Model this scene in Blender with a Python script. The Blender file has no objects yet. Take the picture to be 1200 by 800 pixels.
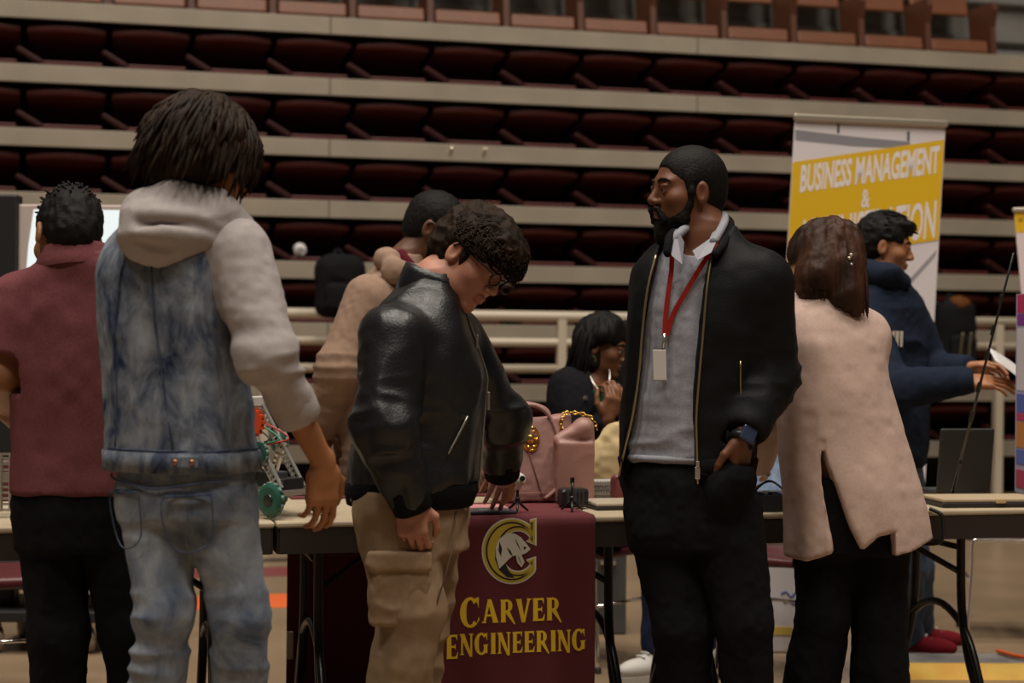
import bpy, math, random
import numpy as np
from mathutils import Vector, Matrix
R = math.radians
random.seed(7)
rng = np.random.default_rng(11)
SC = bpy.context.scene
COL = SC.collection
CAMZ, FPX, ROLL = 1.25, 2000.0, R(0.5)
CR, SR = math.cos(ROLL), math.sin(ROLL)

def P(x, y, d):
    """world point seen at photo position (x, y) at distance d in front of the camera"""
    u, v = x - 600.0, 400.0 - y
    U, V = u * CR - v * SR, u * SR + v * CR
    return Vector((U * d / FPX, d, CAMZ + V * d / FPX))

# ------------------------------------------------------------------ materials
MATS = {}
def M(name, col, rough=0.6, metal=0.0, bump=0.0, bscale=200.0, spec=0.5, sheen=0.0, var=0.0, vscale=8.0,
      col2=None, emit=0.0, coat=0.0, stretch=(1, 1, 1), detail=4.0):
    if name in MATS: return MATS[name]
    m = bpy.data.materials.new(name); m.use_nodes = True
    nt = m.node_tree; b = nt.nodes['Principled BSDF']
    c = (*col, 1.0)
    b.inputs['Base Color'].default_value = c
    b.inputs['Roughness'].default_value = rough
    b.inputs['Metallic'].default_value = metal
    b.inputs['Specular IOR Level'].default_value = spec
    b.inputs['Sheen Weight'].default_value = sheen
    b.inputs['Coat Weight'].default_value = coat
    if emit:
        b.inputs['Emission Color'].default_value = c
        b.inputs['Emission Strength'].default_value = emit
    if bump or var:
        tc = nt.nodes.new('ShaderNodeTexCoord'); mp = nt.nodes.new('ShaderNodeMapping')
        mp.inputs['Scale'].default_value = stretch
        nt.links.new(tc.outputs['Object'], mp.inputs['Vector'])
    if var:
        n = nt.nodes.new('ShaderNodeTexNoise'); n.inputs['Scale'].default_value = vscale; n.inputs['Detail'].default_value = detail
        nt.links.new(mp.outputs['Vector'], n.inputs['Vector'])
        r = nt.nodes.new('ShaderNodeValToRGB')
        r.color_ramp.elements[0].position = 0.5 - 0.18; r.color_ramp.elements[1].position = 0.5 + 0.18
        c2 = col2 if col2 else tuple(min(1, x * (1 + var)) for x in col)
        c1 = col if col2 else tuple(x * (1 - var) for x in col)
        r.color_ramp.elements[0].color = (*c1, 1); r.color_ramp.elements[1].color = (*c2, 1)
        nt.links.new(n.outputs['Fac'], r.inputs['Fac']); nt.links.new(r.outputs['Color'], b.inputs['Base Color'])
    if bump:
        n2 = nt.nodes.new('ShaderNodeTexNoise'); n2.inputs['Scale'].default_value = bscale; n2.inputs['Detail'].default_value = 3
        nt.links.new(mp.outputs['Vector'], n2.inputs['Vector'])
        bp = nt.nodes.new('ShaderNodeBump'); bp.inputs['Strength'].default_value = bump; bp.inputs['Distance'].default_value = 0.004
        nt.links.new(n2.outputs['Fac'], bp.inputs['Height']); nt.links.new(bp.outputs['Normal'], b.inputs['Normal'])
    MATS[name] = m
    return m

# ------------------------------------------------------------------ objects
def mesh_obj(name, verts, faces, mat, parent=None, origin=None, smooth=False, zones=None):
    me = bpy.data.meshes.new(name)
    V = np.asarray(verts, dtype=np.float64).reshape(-1, 3)
    o0 = np.array(origin if origin is not None else (parent['_o'] if parent is not None else (0, 0, 0)), dtype=np.float64)
    me.from_pydata((V - o0).tolist(), [], faces if isinstance(faces, list) else faces.tolist())
    for mm in (mat if isinstance(mat, (list, tuple)) else [mat]): me.materials.append(mm)
    if zones is not None: me.polygons.foreach_set('material_index', np.asarray(zones, dtype=np.int32))
    if smooth: me.polygons.foreach_set('use_smooth', np.ones(len(me.polygons), dtype=bool))
    me.update()
    o = bpy.data.objects.new(name, me); COL.objects.link(o)
    if parent is not None:
        o.parent = parent
        rt = parent
        po = np.array(parent['_o'], dtype=np.float64)
        o.location = (o0 - po).tolist()
        o['_o'] = o0.tolist()
    else:
        o.location = o0.tolist(); o['_o'] = o0.tolist()
    return o

def thing(name, label, cat, loc, group=None):
    o = bpy.data.objects.new(name, None); COL.objects.link(o)
    o.location = loc; o['_o'] = list(loc); o.empty_display_size = 0.1
    o['label'] = label; o['category'] = cat
    if group: o['group'] = group
    return o
def tag(o, label, cat, group=None):
    o['label'] = label; o['category'] = cat
    if group: o['group'] = group
    return o
def struct(o):
    o['kind'] = 'structure'; return o
def kids(o): return [c for c in COL.objects if c.parent is o]
def copy_tree(src, children_of, loc):
    c = src.copy(); COL.objects.link(c)
    c.location = loc
    for ch in children_of[src.name]:
        k = ch.copy(); COL.objects.link(k); k.parent = c
    return c

# ------------------------------------------------------------------ mesh builder
class MB:
    def __init__(s): s.v = []; s.f = []
    def add(s, verts, faces):
        b = len(s.v); s.v.extend([tuple(x) for x in verts]); s.f.extend([[i + b for i in f] for f in faces])
    def box(s, c, h, ax=None, bev=0.0):
        c = Vector(c); ax = ax or (Vector((1, 0, 0)), Vector((0, 1, 0)), Vector((0, 0, 1)))
        X, Y, Z = ax
        if bev <= 0:
            vs = [c + X * (h[0] * i) + Y * (h[1] * j) + Z * (h[2] * k) for k in (-1, 1) for j in (-1, 1) for i in (-1, 1)]
            s.add(vs, [[0, 2, 3, 1], [4, 5, 7, 6], [0, 1, 5, 4], [2, 6, 7, 3], [0, 4, 6, 2], [1, 3, 7, 5]])
        else:
            b = min(bev, min(h) * 0.98)
            rings = []
            def ring(hx, hy, z):
                o = []
                for (sx, sy) in ((1, 1), (-1, 1), (-1, -1), (1, -1)):
                    pts = [(hx * sx, (hy - b) * sy), ((hx - b * .3) * sx, (hy - b * .3) * sy), ((hx - b) * sx, hy * sy)]
                    if sx * sy < 0: pts = pts[::-1]
                    o += pts
                return [c + X * p[0] + Y * p[1] + Z * z for p in o]
            rings = [ring(h[0] - b, h[1] - b, -h[2]), ring(h[0] - b * .3, h[1] - b * .3, -h[2] + b * .3), ring(h[0], h[1], -h[2] + b),
                     ring(h[0], h[1], h[2] - b), ring(h[0] - b * .3, h[1] - b * .3, h[2] - b * .3), ring(h[0] - b, h[1] - b, h[2])]
            s.loft(rings)
    def loft(s, rings, caps=True, closed=True):
        n = len(rings[0]); vs = [p for r in rings for p in r]; fs = []
        for i in range(len(rings) - 1):
            for j in range(n if closed else n - 1):
                a = i * n + j; b = i * n + (j + 1) % n
                fs.append([a, b, b + n, a + n])
        if caps:
            fs.append(list(range(n))[::-1]); fs.append([(len(rings) - 1) * n + j for j in range(n)])
        s.add(vs, fs)
    def tube(s, pts, r, n=8, caps=True, flat=None):
        pts = [Vector(p) for p in pts]
        if not hasattr(r, '__len__'): r = [r] * len(pts)
        rings = []; up = None
        for i, p in enumerate(pts):
            t = (pts[min(i + 1, len(pts) - 1)] - pts[max(i - 1, 0)])
            if t.length < 1e-9: t = Vector((0, 0, 1))
            t.normalize()
            if up is None:
                up = Vector((0, 0, 1)) if abs(t.z) < 0.9 else Vector((1, 0, 0))
            a = up - t * up.dot(t)
            if a.length < 1e-6: a = t.orthogonal()
            a.normalize(); b = t.cross(a); up = a
            rings.append([p + (a * math.cos(q * 2 * math.pi / n) + b * math.sin(q * 2 * math.pi / n)) * r[i] for q in range(n)])
        s.loft(rings, caps)
    def lathe(s, c, prof, axis=(0, 0, 1), n=20):
        c = Vector(c); az = Vector(axis).normalized(); ax = az.orthogonal().normalized(); ay = az.cross(ax)
        rings = [[c + az * z + (ax * math.cos(q * 2 * math.pi / n) + ay * math.sin(q * 2 * math.pi / n)) * max(r, 1e-5) for q in range(n)] for r, z in prof]
        s.loft(rings)
    def prism(s, poly, thick, org, ux, uy, un=None, warp=None):
        org, ux, uy = Vector(org), Vector(ux), Vector(uy); un = Vector(un) if un is not None else ux.cross(uy)
        n = len(poly)
        front = [org + ux * a + uy * b + un * thick for a, b in poly]; back = [org + ux * a + uy * b for a, b in poly]
        fs = [list(range(n)), [n + i for i in range(n)][::-1]] + [[i, n + i, n + (i + 1) % n, (i + 1) % n] for i in range(n)]
        s.add(front + back, fs)
    def obj(s, name, mat, parent=None, origin=None, smooth=False):
        return mesh_obj(name, s.v, s.f, mat, parent, origin, smooth)

def bez(pts, n=12):
    """Catmull-Rom through the points"""
    pts = [Vector(p) for p in pts]; out = []
    for i in range(len(pts) - 1):
        p0, p1, p2, p3 = pts[max(i - 1, 0)], pts[i], pts[i + 1], pts[min(i + 2, len(pts) - 1)]
        for k in range(n):
            t = k / n
            out.append(0.5 * ((2 * p1) + (p2 - p0) * t + (2 * p0 - 5 * p1 + 4 * p2 - p3) * t * t + (-p0 + 3 * p1 - 3 * p2 + p3) * t ** 3))
    out.append(pts[-1]); return out

# ------------------------------------------------------------------ solid modelling field
_T = rng.random((32, 32, 32)).astype(np.float32) * 2 - 1
def vnoise(p):
    p = np.asarray(p, dtype=np.float64); i = np.floor(p).astype(np.int64); f = p - i; f = f * f * (3 - 2 * f); i &= 31; j = (i + 1) & 31
    g = lambda a, b, c: _T[a, b, c]
    x0, y0, z0 = i.T; x1, y1, z1 = j.T; fx, fy, fz = f.T
    a = g(x0, y0, z0) * (1 - fx) + g(x1, y0, z0) * fx; b = g(x0, y1, z0) * (1 - fx) + g(x1, y1, z0) * fx
    c = g(x0, y0, z1) * (1 - fx) + g(x1, y0, z1) * fx; d = g(x0, y1, z1) * (1 - fx) + g(x1, y1, z1) * fx
    return (a * (1 - fy) + b * fy) * (1 - fz) + (c * (1 - fy) + d * fy) * fz

def frame(fwd, up=(0, 0, 1)):
    f = Vector(fwd).normalized(); u = Vector(up); u = (u - f * u.dot(f)).normalized(); l = u.cross(f)
    return np.array([f, l, u])       # rows: x forward, y left, z up

class Sdf:
    def __init__(s, h): s.h = h; s.ops = []; s.xf = None
    def _w(s, c, rad):
        c = np.asarray(c, dtype=np.float64); return c - rad, c + rad
    def op(s, fn, lo, hi, k=0.0, mode='add'): s.ops.append((fn, np.array(lo, dtype=float), np.array(hi, dtype=float), k, mode)); return s
    def cone(s, a, b, ra, rb, k=0.01, mode='add', flat=None):
        a = np.array(a, dtype=float); b = np.array(b, dtype=float); ba = b - a; L = max(ba @ ba, 1e-12)
        fl = None
        if flat is not None: fl = (np.array(Vector(flat[0]).normalized()), flat[1])
        def fn(p):
            q = p - a; t = np.clip(q @ ba / L, 0, 1); e = q - t[:, None] * ba
            if fl is not None:
                c = e @ fl[0]; e = e + (c * (1 / fl[1] - 1))[:, None] * fl[0]
            return np.linalg.norm(e, axis=1) - (ra + t * (rb - ra))
        r = max(ra, rb); return s.op(fn, np.minimum(a, b) - r, np.maximum(a, b) + r, k, mode)
    def chain(s, pts, rs, k=0.02, mode='add', flat=None):
        for i in range(len(pts) - 1): s.cone(pts[i], pts[i + 1], rs[i], rs[i + 1], k, mode, flat)
        return s
    def cyl(s, a, b, r, k=0.0, mode='sub'):
        """flat-ended cylinder"""
        a = np.array(a, dtype=float); b = np.array(b, dtype=float); L = np.linalg.norm(b - a); w = (b - a) / L
        def fn(p):
            q = p - a; t = q @ w; e = np.linalg.norm(q - t[:, None] * w, axis=1) - r
            return np.maximum(e, np.maximum(-t, t - L))
        return s.op(fn, np.minimum(a, b) - r, np.maximum(a, b) + r, k, mode)
    def ell(s, c, r, A=None, k=0.01, mode='add'):
        c = np.array(c, dtype=float); r = np.array(r, dtype=float); A = np.eye(3) if A is None else A
        def fn(p):
            q = (p - c) @ A.T; k0 = np.linalg.norm(q / r, axis=1); k1 = np.linalg.norm(q / r ** 2, axis=1) + 1e-9
            return k0 * (k0 - 1) / k1
        ext = np.sqrt(((A * r[:, None]) ** 2).sum(0)); return s.op(fn, c - ext, c + ext, k, mode)
    def box(s, c, hv, A=None, rd=0.005, k=0.0, mode='add'):
        c = np.array(c, dtype=float); hv = np.array(hv, dtype=float) - rd; A = np.eye(3) if A is None else A
        def fn(p):
            q = np.abs((p - c) @ A.T) - hv
            return np.linalg.norm(np.maximum(q, 0), axis=1) + np.minimum(q.max(1), 0) - rd
        ext = (np.abs(A) * (hv + rd)[:, None]).sum(0); return s.op(fn, c - ext, c + ext, k, mode)
    def loft(s, st, yaw, n=2.4, k=0.0, mode='add', grow=0.0, fold=None):
        """stack of rounded cross sections; st = [(point, lateral radius, depth radius)]; yaw = facing angle"""
        st = sorted(st, key=lambda q: q[0][2]); z = np.array([q[0][2] for q in st])
        # smooth resampling
        zz = np.linspace(z[0], z[-1], 60)
        def sm(v):
            w = np.interp(zz, z, v); kern = np.array([1, 2, 3, 2, 1]) / 9.0
            wp = np.concatenate([[w[0]] * 2, w, [w[-1]] * 2]); return np.convolve(wp, kern, 'valid')
        cx, cy = sm([q[0][0] for q in st]), sm([q[0][1] for q in st]); rx, ry = sm([q[1] + grow for q in st]), sm([q[2] + grow for q in st])
        c, sn = math.cos(yaw), math.sin(yaw)      # facing (sin, cos); lateral right (cos,-sin)
        def fn(p):
            zc = np.clip(p[:, 2], z[0], z[-1]); X = p[:, 0] - np.interp(zc, zz, cx); Y = p[:, 1] - np.interp(zc, zz, cy)
            a = np.abs(X * c - Y * sn); b = np.abs(X * sn + Y * c); RX = np.interp(zc, zz, rx); RY = np.interp(zc, zz, ry)
            rho = ((a / RX) ** n + (b / RY) ** n) ** (1 / n)
            if fold is not None: rho = rho / fold(p, np.arctan2(X * sn + Y * c, X * c - Y * sn))
            d = (rho - 1) * np.minimum(RX, RY)
            return np.maximum(d, np.maximum(z[0] - grow * .5 - p[:, 2], p[:, 2] - z[-1] - grow * .5))
        m = max(rx.max(), ry.max()) * 1.1
        return s.op(fn, (cx.min() - m, cy.min() - m, z[0] - .01), (cx.max() + m, cy.max() + m, z[-1] + .01), k, mode)
    def build(s):
        h = s.h; adds = [o for o in s.ops if o[4] == 'add']
        lo = np.min([o[1] for o in adds], 0) - 4 * h; hi = np.max([o[2] for o in adds], 0) + 4 * h
        n = np.ceil((hi - lo) / h).astype(int) + 1
        D = np.full(n, 0.3, dtype=np.float32)
        for fn, a, b, k, mode in s.ops:
            m = k + 3 * h
            i0 = np.clip(np.floor((a - m - lo) / h).astype(int), 0, n - 1); i1 = np.clip(np.ceil((b + m - lo) / h).astype(int) + 1, 1, n)
            if np.any(i1 <= i0): continue
            g = np.stack(np.meshgrid(*[lo[q] + h * np.arange(i0[q], i1[q]) for q in range(3)], indexing='ij'), -1)
            sh = g.shape[:3]; d = fn(g.reshape(-1, 3)).reshape(sh).astype(np.float32)
            sl = tuple(slice(i0[q], i1[q]) for q in range(3)); c = D[sl]
            if mode == 'add':
                r = np.minimum(c, d)
                if k > 0: r = r - np.maximum(k - np.abs(c - d), 0) ** 2 / (4 * k)
            else:
                d = -d; r = np.maximum(c, d)
                if k > 0: r = r + np.maximum(k - np.abs(c - d), 0) ** 2 / (4 * k)
            D[sl] = r
        I = D < 0
        cs = [(a, b, c) for a in (0, 1) for b in (0, 1) for c in (0, 1)]
        sl = lambda o: tuple(slice(o[q], n[q] - 1 + o[q]) for q in range(3))
        cnt = sum(I[sl(o)].astype(np.int8) for o in cs)
        act = (cnt > 0) & (cnt < 8); idx = np.argwhere(act)
        vals = np.stack([D[idx[:, 0] + o[0], idx[:, 1] + o[1], idx[:, 2] + o[2]] for o in cs], 1)
        acc = np.zeros((len(idx), 3)); num = np.zeros(len(idx))
        for a in range(8):
            for b in range(a + 1, 8):
                if sum(abs(cs[a][q] - cs[b][q]) for q in range(3)) != 1: continue
                va, vb = vals[:, a], vals[:, b]; cr = (va < 0) != (vb < 0)
                t = np.where(cr, va / np.where(cr, va - vb, 1), 0)
                pa, pb = np.array(cs[a]), np.array(cs[b])
                acc += np.where(cr[:, None], pa + t[:, None] * (pb - pa), 0); num += cr
        V = lo + h * (idx + acc / num[:, None])
        mp = np.full(tuple(n - 1), -1, dtype=np.int64); mp[act] = np.arange(len(idx))
        F = []
        for ax in range(3):
            o1, o2 = [(1, 2), (2, 0), (0, 1)][ax]
            A = np.take(I, range(0, n[ax] - 1), ax); B = np.take(I, range(1, n[ax]), ax)
            for flip, msk in ((False, A & ~B), (True, B & ~A)):
                e = np.argwhere(msk)
                e = e[(e[:, o1] > 0) & (e[:, o2] > 0) & (e[:, o1] < n[o1] - 1) & (e[:, o2] < n[o2] - 1)]
                if not len(e): continue
                q = []
                for da, db in ((-1, -1), (0, -1), (0, 0), (-1, 0)):
                    t = e.copy(); t[:, o1] += da; t[:, o2] += db; q.append(mp[t[:, 0], t[:, 1], t[:, 2]])
                q = np.stack(q, 1); F.append(q[:, ::-1] if flip else q)
        return V, np.concatenate(F)
    def obj(s, name, mat, parent, disp=None, zone=None, relax=0):
        V, F = s.build()
        if relax:
            for _ in range(relax):
                A = np.zeros_like(V); c = np.zeros(len(V))
                for q in range(4):
                    np.add.at(A, F[:, q], V[F[:, (q + 1) % 4]] + V[F[:, (q + 3) % 4]]); np.add.at(c, F[:, q], 2)
                V = V * .4 + .6 * A / c[:, None]
        if disp is not None:
            a, b, c, d = (V[F[:, q]] for q in range(4)); fn = np.cross(c - a, d - b); N = np.zeros_like(V)
            for q in range(4): np.add.at(N, F[:, q], fn)
            N /= np.linalg.norm(N, axis=1)[:, None] + 1e-12
            V = V + N * disp(V)[:, None]
        z = zone(V[F].mean(1)) if zone is not None else None
        return mesh_obj(name, V, F, mat, parent, None, True, z)

def folds(amp, freq, amp2=0.0, freq2=60.0, ridge=True):
    f1 = np.array(freq, dtype=float)
    def fn(p):
        n = vnoise(p * f1 + 3.1)
        w = (1 - 2 * np.abs(n)) if ridge else n
        o = amp * w
        if amp2: o = o + amp2 * vnoise(p * freq2 + 9.7)
        return o
    return fn
# ------------------------------------------------------------------ the arena: floor, folded stand, railing
TH = math.atan(.26); CU, SU = math.cos(TH), math.sin(TH)
UX, VX, ZX = Vector((CU, SU, 0)), Vector((-SU, CU, 0)), Vector((0, 0, 1))
AX = (UX, VX, ZX)
B0 = Vector((0, 10.97, 0))
def BL(u, v, z): return B0 + UX * u + VX * v + ZX * z
def ray(x, y, p0, n):
    """where the sight line through photo position (x, y) meets a plane"""
    d = P(x, y, 1.0) - Vector((0, 0, CAMZ)); o = Vector((0, 0, CAMZ)); t = (Vector(p0) - o).dot(n) / d.dot(n); return o + d * t
def bu(x, y=300): return (ray(x, y, B0, VX) - B0).dot(UX)

fm = M('court floor', (.25, .175, .108), .34, bump=.05, bscale=60, spec=.45, var=.10, vscale=2.2, stretch=(1, 1, 1))
mb = MB(); mb.box((0, 4.5, -.05), (9, 10.5, .05)); struct(mb.obj('floor', fm))
def floor_line(u0, u1, ya, yb, col, n):
    a, b = 2500 / (ya - 400), 2500 / (yb - 400); mb = MB(); m = P(310, 700, (a + b) / 2)
    c = Vector((m.x, (a + b) / 2, .0012)); mb.box(c + UX * ((u0 + u1) / 2), ((u1 - u0) / 2, abs(a - b) / 2, .001), AX); o = mb.obj('trim_%d' % n, col); struct(o)
floor_line(-.55, .75, 699, 715, M('orange floor paint', (.75, .14, .03), .5), 1)
floor_line(-3.2, 1.2, 667, 678, M('maroon floor paint', (.20, .05, .05), .45), 2)
floor_line(-3.2, 1.2, 657, 661, M('dark floor paint', (.05, .035, .03), .45), 3)

PALE = M('pale painted ledge', (.275, .235, .18), .55, bump=.1, bscale=40, var=.10, vscale=3, stretch=(1, 1, 1))
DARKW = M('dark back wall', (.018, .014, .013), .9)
ZK = [3.214 - .3825 * k for k in range(9)]
mb = MB(); mb.box(BL(0, .68, 3.0), (9, .06, 3.2), AX); struct(mb.obj('wall_back', M('grey concrete wall', (.16, .15, .135), .85, bump=.2, bscale=20, var=.2, vscale=1.5)))
ordw = ['topmost', 'second', 'third', 'fourth', 'fifth', 'sixth', 'seventh', 'eighth', 'lowest']
STEEL = M('bright latch steel', (.8, .7, .55), .2, .9)
for k, z in enumerate(ZK):
    mb = MB(); mb.box(BL(0, .012, z), (8.5, .014, .054), AX, .004); mb.box(BL(0, .32, z + .040), (8.5, .30, .012), AX)
    d = mb.obj('trim_%d' % (4 + k), PALE, origin=BL(0, 0, z)); struct(d)
    gap = MB()
    for u in np.arange(-6.07, 6, 1.22 * 2): gap.box(BL(u, -.0025, z), (.003, .002, .053), AX)
    gap.obj('joint', M('dark joint seam', (.06, .05, .04), .9), d)  # dark seam lines where the ledge sections meet
    if k == 2:
        for x, y in ((528, 176), (567, 179)):
            q = MB(); q.box(BL(bu(x, y), -.008, z + .012), (.008, .006, .024), (UX, VX, Vector((.25, 0, 1)).normalized()), .003); q.obj('latch', STEEL, d)
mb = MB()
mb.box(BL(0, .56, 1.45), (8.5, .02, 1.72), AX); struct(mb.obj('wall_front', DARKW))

# folded seats between the ledges: one built in full, the others copied
MAR = M('maroon seat plastic', (.075, .014, .012), .42, spec=.3, var=.15, vscale=6)
MARD = M('dark maroon seat shell', (.030, .006, .006), .5, spec=.2)
def folded_seat(label, group, u, zb):
    g = thing('stadium_seat', label, 'stadium seat', BL(u, 0, zb), group)
    pts = lambda v, z, hw, sag: [BL(u + t * hw, v + .02 * t * t, zb + z - sag * t * t) for t in np.linspace(-1, 1, 9)]
    b = MB(); b.loft([pts(.045, .252, .225, .012), pts(.030, .225, .230, .010), pts(.050, .205, .230, .008), pts(.30, .170, .225, 0), pts(.42, .06, .22, 0), pts(.45, .06, .22, 0), pts(.33, .19, .225, 0), pts(.11, .235, .23, .008), pts(.08, .252, .225, .010)], closed=False, caps=False)
    for r in (0,): pass
    b.obj('backrest', MAR, g, smooth=True)
    s = MB(); s.box(BL(u + .035, .15, zb + .016), (.175, .12, .013), AX, .006); s.obj('seat', MAR, g)
    a = MB(); dx = Vector((CU * .86, SU * .86, -.5)).normalized(); a.box(BL(u - .215, .10, zb + .060), (.085, .06, .016), (dx, VX, dx.cross(VX) * -1), .008); a.obj('armrest', MARD, g)
    return g
rows = range(0, 7); seat0 = None; KIDS = {}
for k in rows:
    zb = ZK[k + 1] + .054
    lab = 'dark maroon folded stadium seat tucked beneath the %s pale ledge from the top' % ordw[k] if k else 'dark maroon folded stadium seat tucked beneath the topmost pale ledge'
    grp = 'folded seats beneath the %s ledge' % ordw[k]
    u0, u1 = bu(-30), bu(1235)
    off = bu(76)
    n0 = math.floor((u0 - off) / .5)
    for i in range(n0, n0 + 18):
        u = off + i * .5
        if u > u1: break
        if seat0 is None:
            seat0 = folded_seat(lab, grp, u, zb); KIDS[seat0.name] = kids(seat0)
        else:
            c = copy_tree(seat0, KIDS, BL(u, 0, zb)); c['label'] = lab; c['group'] = grp
# upright seats of the open row above the top ledge
ORG = M('red brown seat board', (.145, .046, .016), .5, var=.15, vscale=5); ORD = M('red brown arm panel', (.080, .026, .011), .5)
def upright_seat(label, group, u, zb):
    g = thing('upright_seat', label, 'stadium seat', BL(u, 0, zb), group)
    s = MB(); s.box(BL(u, .10, zb + .047), (.215, .05, .046), (UX, (VX + ZX * -.25).normalized(), (ZX + VX * .25).normalized()), .012); s.obj('seat', ORG, g)
    b = MB(); b.box(BL(u, .40, zb + .53), (.225, .022, .21), (UX, VX, (ZX + VX * .2).normalized()), .015); b.obj('backrest', ORG, g)
    a = MB(); a.loft([[BL(u + .25 + w, v, zb + z) for w, v, z in ((-.02, v0, z0), (.02, v0, z0), (.02, v1, z0), (-.02, v1, z0))] for v0, v1, z0 in ((.03, .34, .0), (.05, .34, .20), (.02, .36, .32), (.03, .36, .37))]); a.obj('armrest', ORD, g)
    return g
zb = ZK[0] + .054; ue = bu(1168, 40) - .25; top = None
for i in range(17):
    u = ue - i * .5
    if u < bu(-40, 0): break
    if top is None: top = upright_seat('red-brown upright stadium seat in the open row above the top ledge', 'upright seats in the open top row', u, zb); KIDS[top.name] = kids(top)
    else: copy_tree(top, KIDS, BL(u, 0, zb))
mb = MB()
for z in (.12, .22, .50): mb.box(BL(0, .58, zb + z), (8.5, .02, .018), AX)
struct(mb.obj('trim_14', M('grey steel channel', (.20, .195, .185), .5, .3)))

# white railing in front of the stand
RW = M('white painted rail', (.50, .43, .33), .4)
RV = -.50
def rl(u, z): return BL(u, RV, z)
zr = [1.25 + dy * 10.4 / 2000 for dy in (30, -1, -32)]
rl0 = lambda x: (ray(x, 390, BL(0, RV, 0), VX) - BL(0, RV, 0)).dot(UX)
rg = thing('railing', 'white painted metal guard railing in front of the folded stand', 'railing', rl(0, 0))
for z, r, a, b in ((zr[0], .032, -3.6, 4.4), (zr[1], .026, -3.6, 4.4), (zr[2], .026, -3.6, rl0(660))):
    q = MB(); q.tube([rl(a, z), rl(b, z)], r, 12); q.obj('rail', RW, rg, smooth=True)
for u in (rl0(330) - .1, rl0(658), rl0(731), rl0(1170), rl0(1170) + 1.2, rl0(330) - 1.6):
    q = MB(); q.box(rl(u, zr[0] / 2), (.028, .028, zr[0] / 2), AX, .006); q.obj('post', RW, rg)
# ------------------------------------------------------------------ anatomy
def L2W(c, A, q, sc=1.0): return np.asarray(c, dtype=float) + (np.asarray(q, dtype=float) * sc) @ A

def head(S, c, fwd, up=(0, 0, 1), sc=1.0, neck=None, neck_r=0.056, jaw=1.0):
    A = frame(fwd, up); c = np.asarray(c, dtype=float)
    E = lambda q, r, k=0.02, mode='add', B=None: S.ell(L2W(c, A, q, sc), np.array(r) * sc, A if B is None else B @ A, k * sc, mode)
    C = lambda a, b, ra, rb, k=0.012, mode='add': S.cone(L2W(c, A, a, sc), L2W(c, A, b, sc), ra * sc, rb * sc, k * sc, mode)
    if neck is not None:
        S.cone(L2W(c, A, (-.028, 0, -.05), sc), neck, neck_r * .95, neck_r * 1.08, .03)
    E((-.014, 0, .034), (.097, .075, .086))
    E((.03, 0, -.035), (.06, .062 * jaw, .082), .035)
    E((.028, 0, -.07), (.05, .055 * jaw, .042), .025)
    E((.070, 0, -.103), (.021, .024, .017), .025)
    E((.074, 0, .02), (.018, .05, .012), .02)
    for y in (-1, 1):
        E((.055, .045 * y, -.028), (.025, .022, .02), .025)
        E((.097, .031 * y, -.002), (.016, .017, .011), .012, 'sub')
        E((.081, .031 * y, -.003), (.0125, .0125, .0125), .004)
        E((.0845, .031 * y, .0075), (.011, .017, .005), .004)
    C((.088, 0, .006), (.1085, 0, -.031), .008, .0112, .012)
    for y in (-1, 1): E((.099, .013 * y, -.036), (.011, .009, .008), .008)
    E((.091, 0, -.062), (.010, .023, .0065), .007); E((.0895, 0, -.073), (.010, .020, .007), .006)
    E((.102, 0, -.0675), (.0065, .022, .0008), .003, 'sub')
    for y in (-1, 1):
        B = frame((math.cos(.35), 0, -math.sin(.2)), (0, 0, 1))
        E((-.006, .079 * y, -.012), (.019, .009, .032), .006)
        E((.0, .087 * y, -.010), (.010, .006, .019), .004, 'sub')
    return dict(c=c, A=A, sc=sc)

def hpt(H, q): return Vector(L2W(H['c'], H['A'], q, H['sc']))

def lipzone(H):
    def z(p):
        q = (p - H['c']) @ H['A'].T / H['sc']
        return ((np.abs(q[:, 1]) < .025 - .9 * np.abs(q[:, 2] + .0675)) & (np.abs(q[:, 2] + .0675) < .0115) & (q[:, 0] > .086)).astype(np.int32)
    return z

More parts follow.
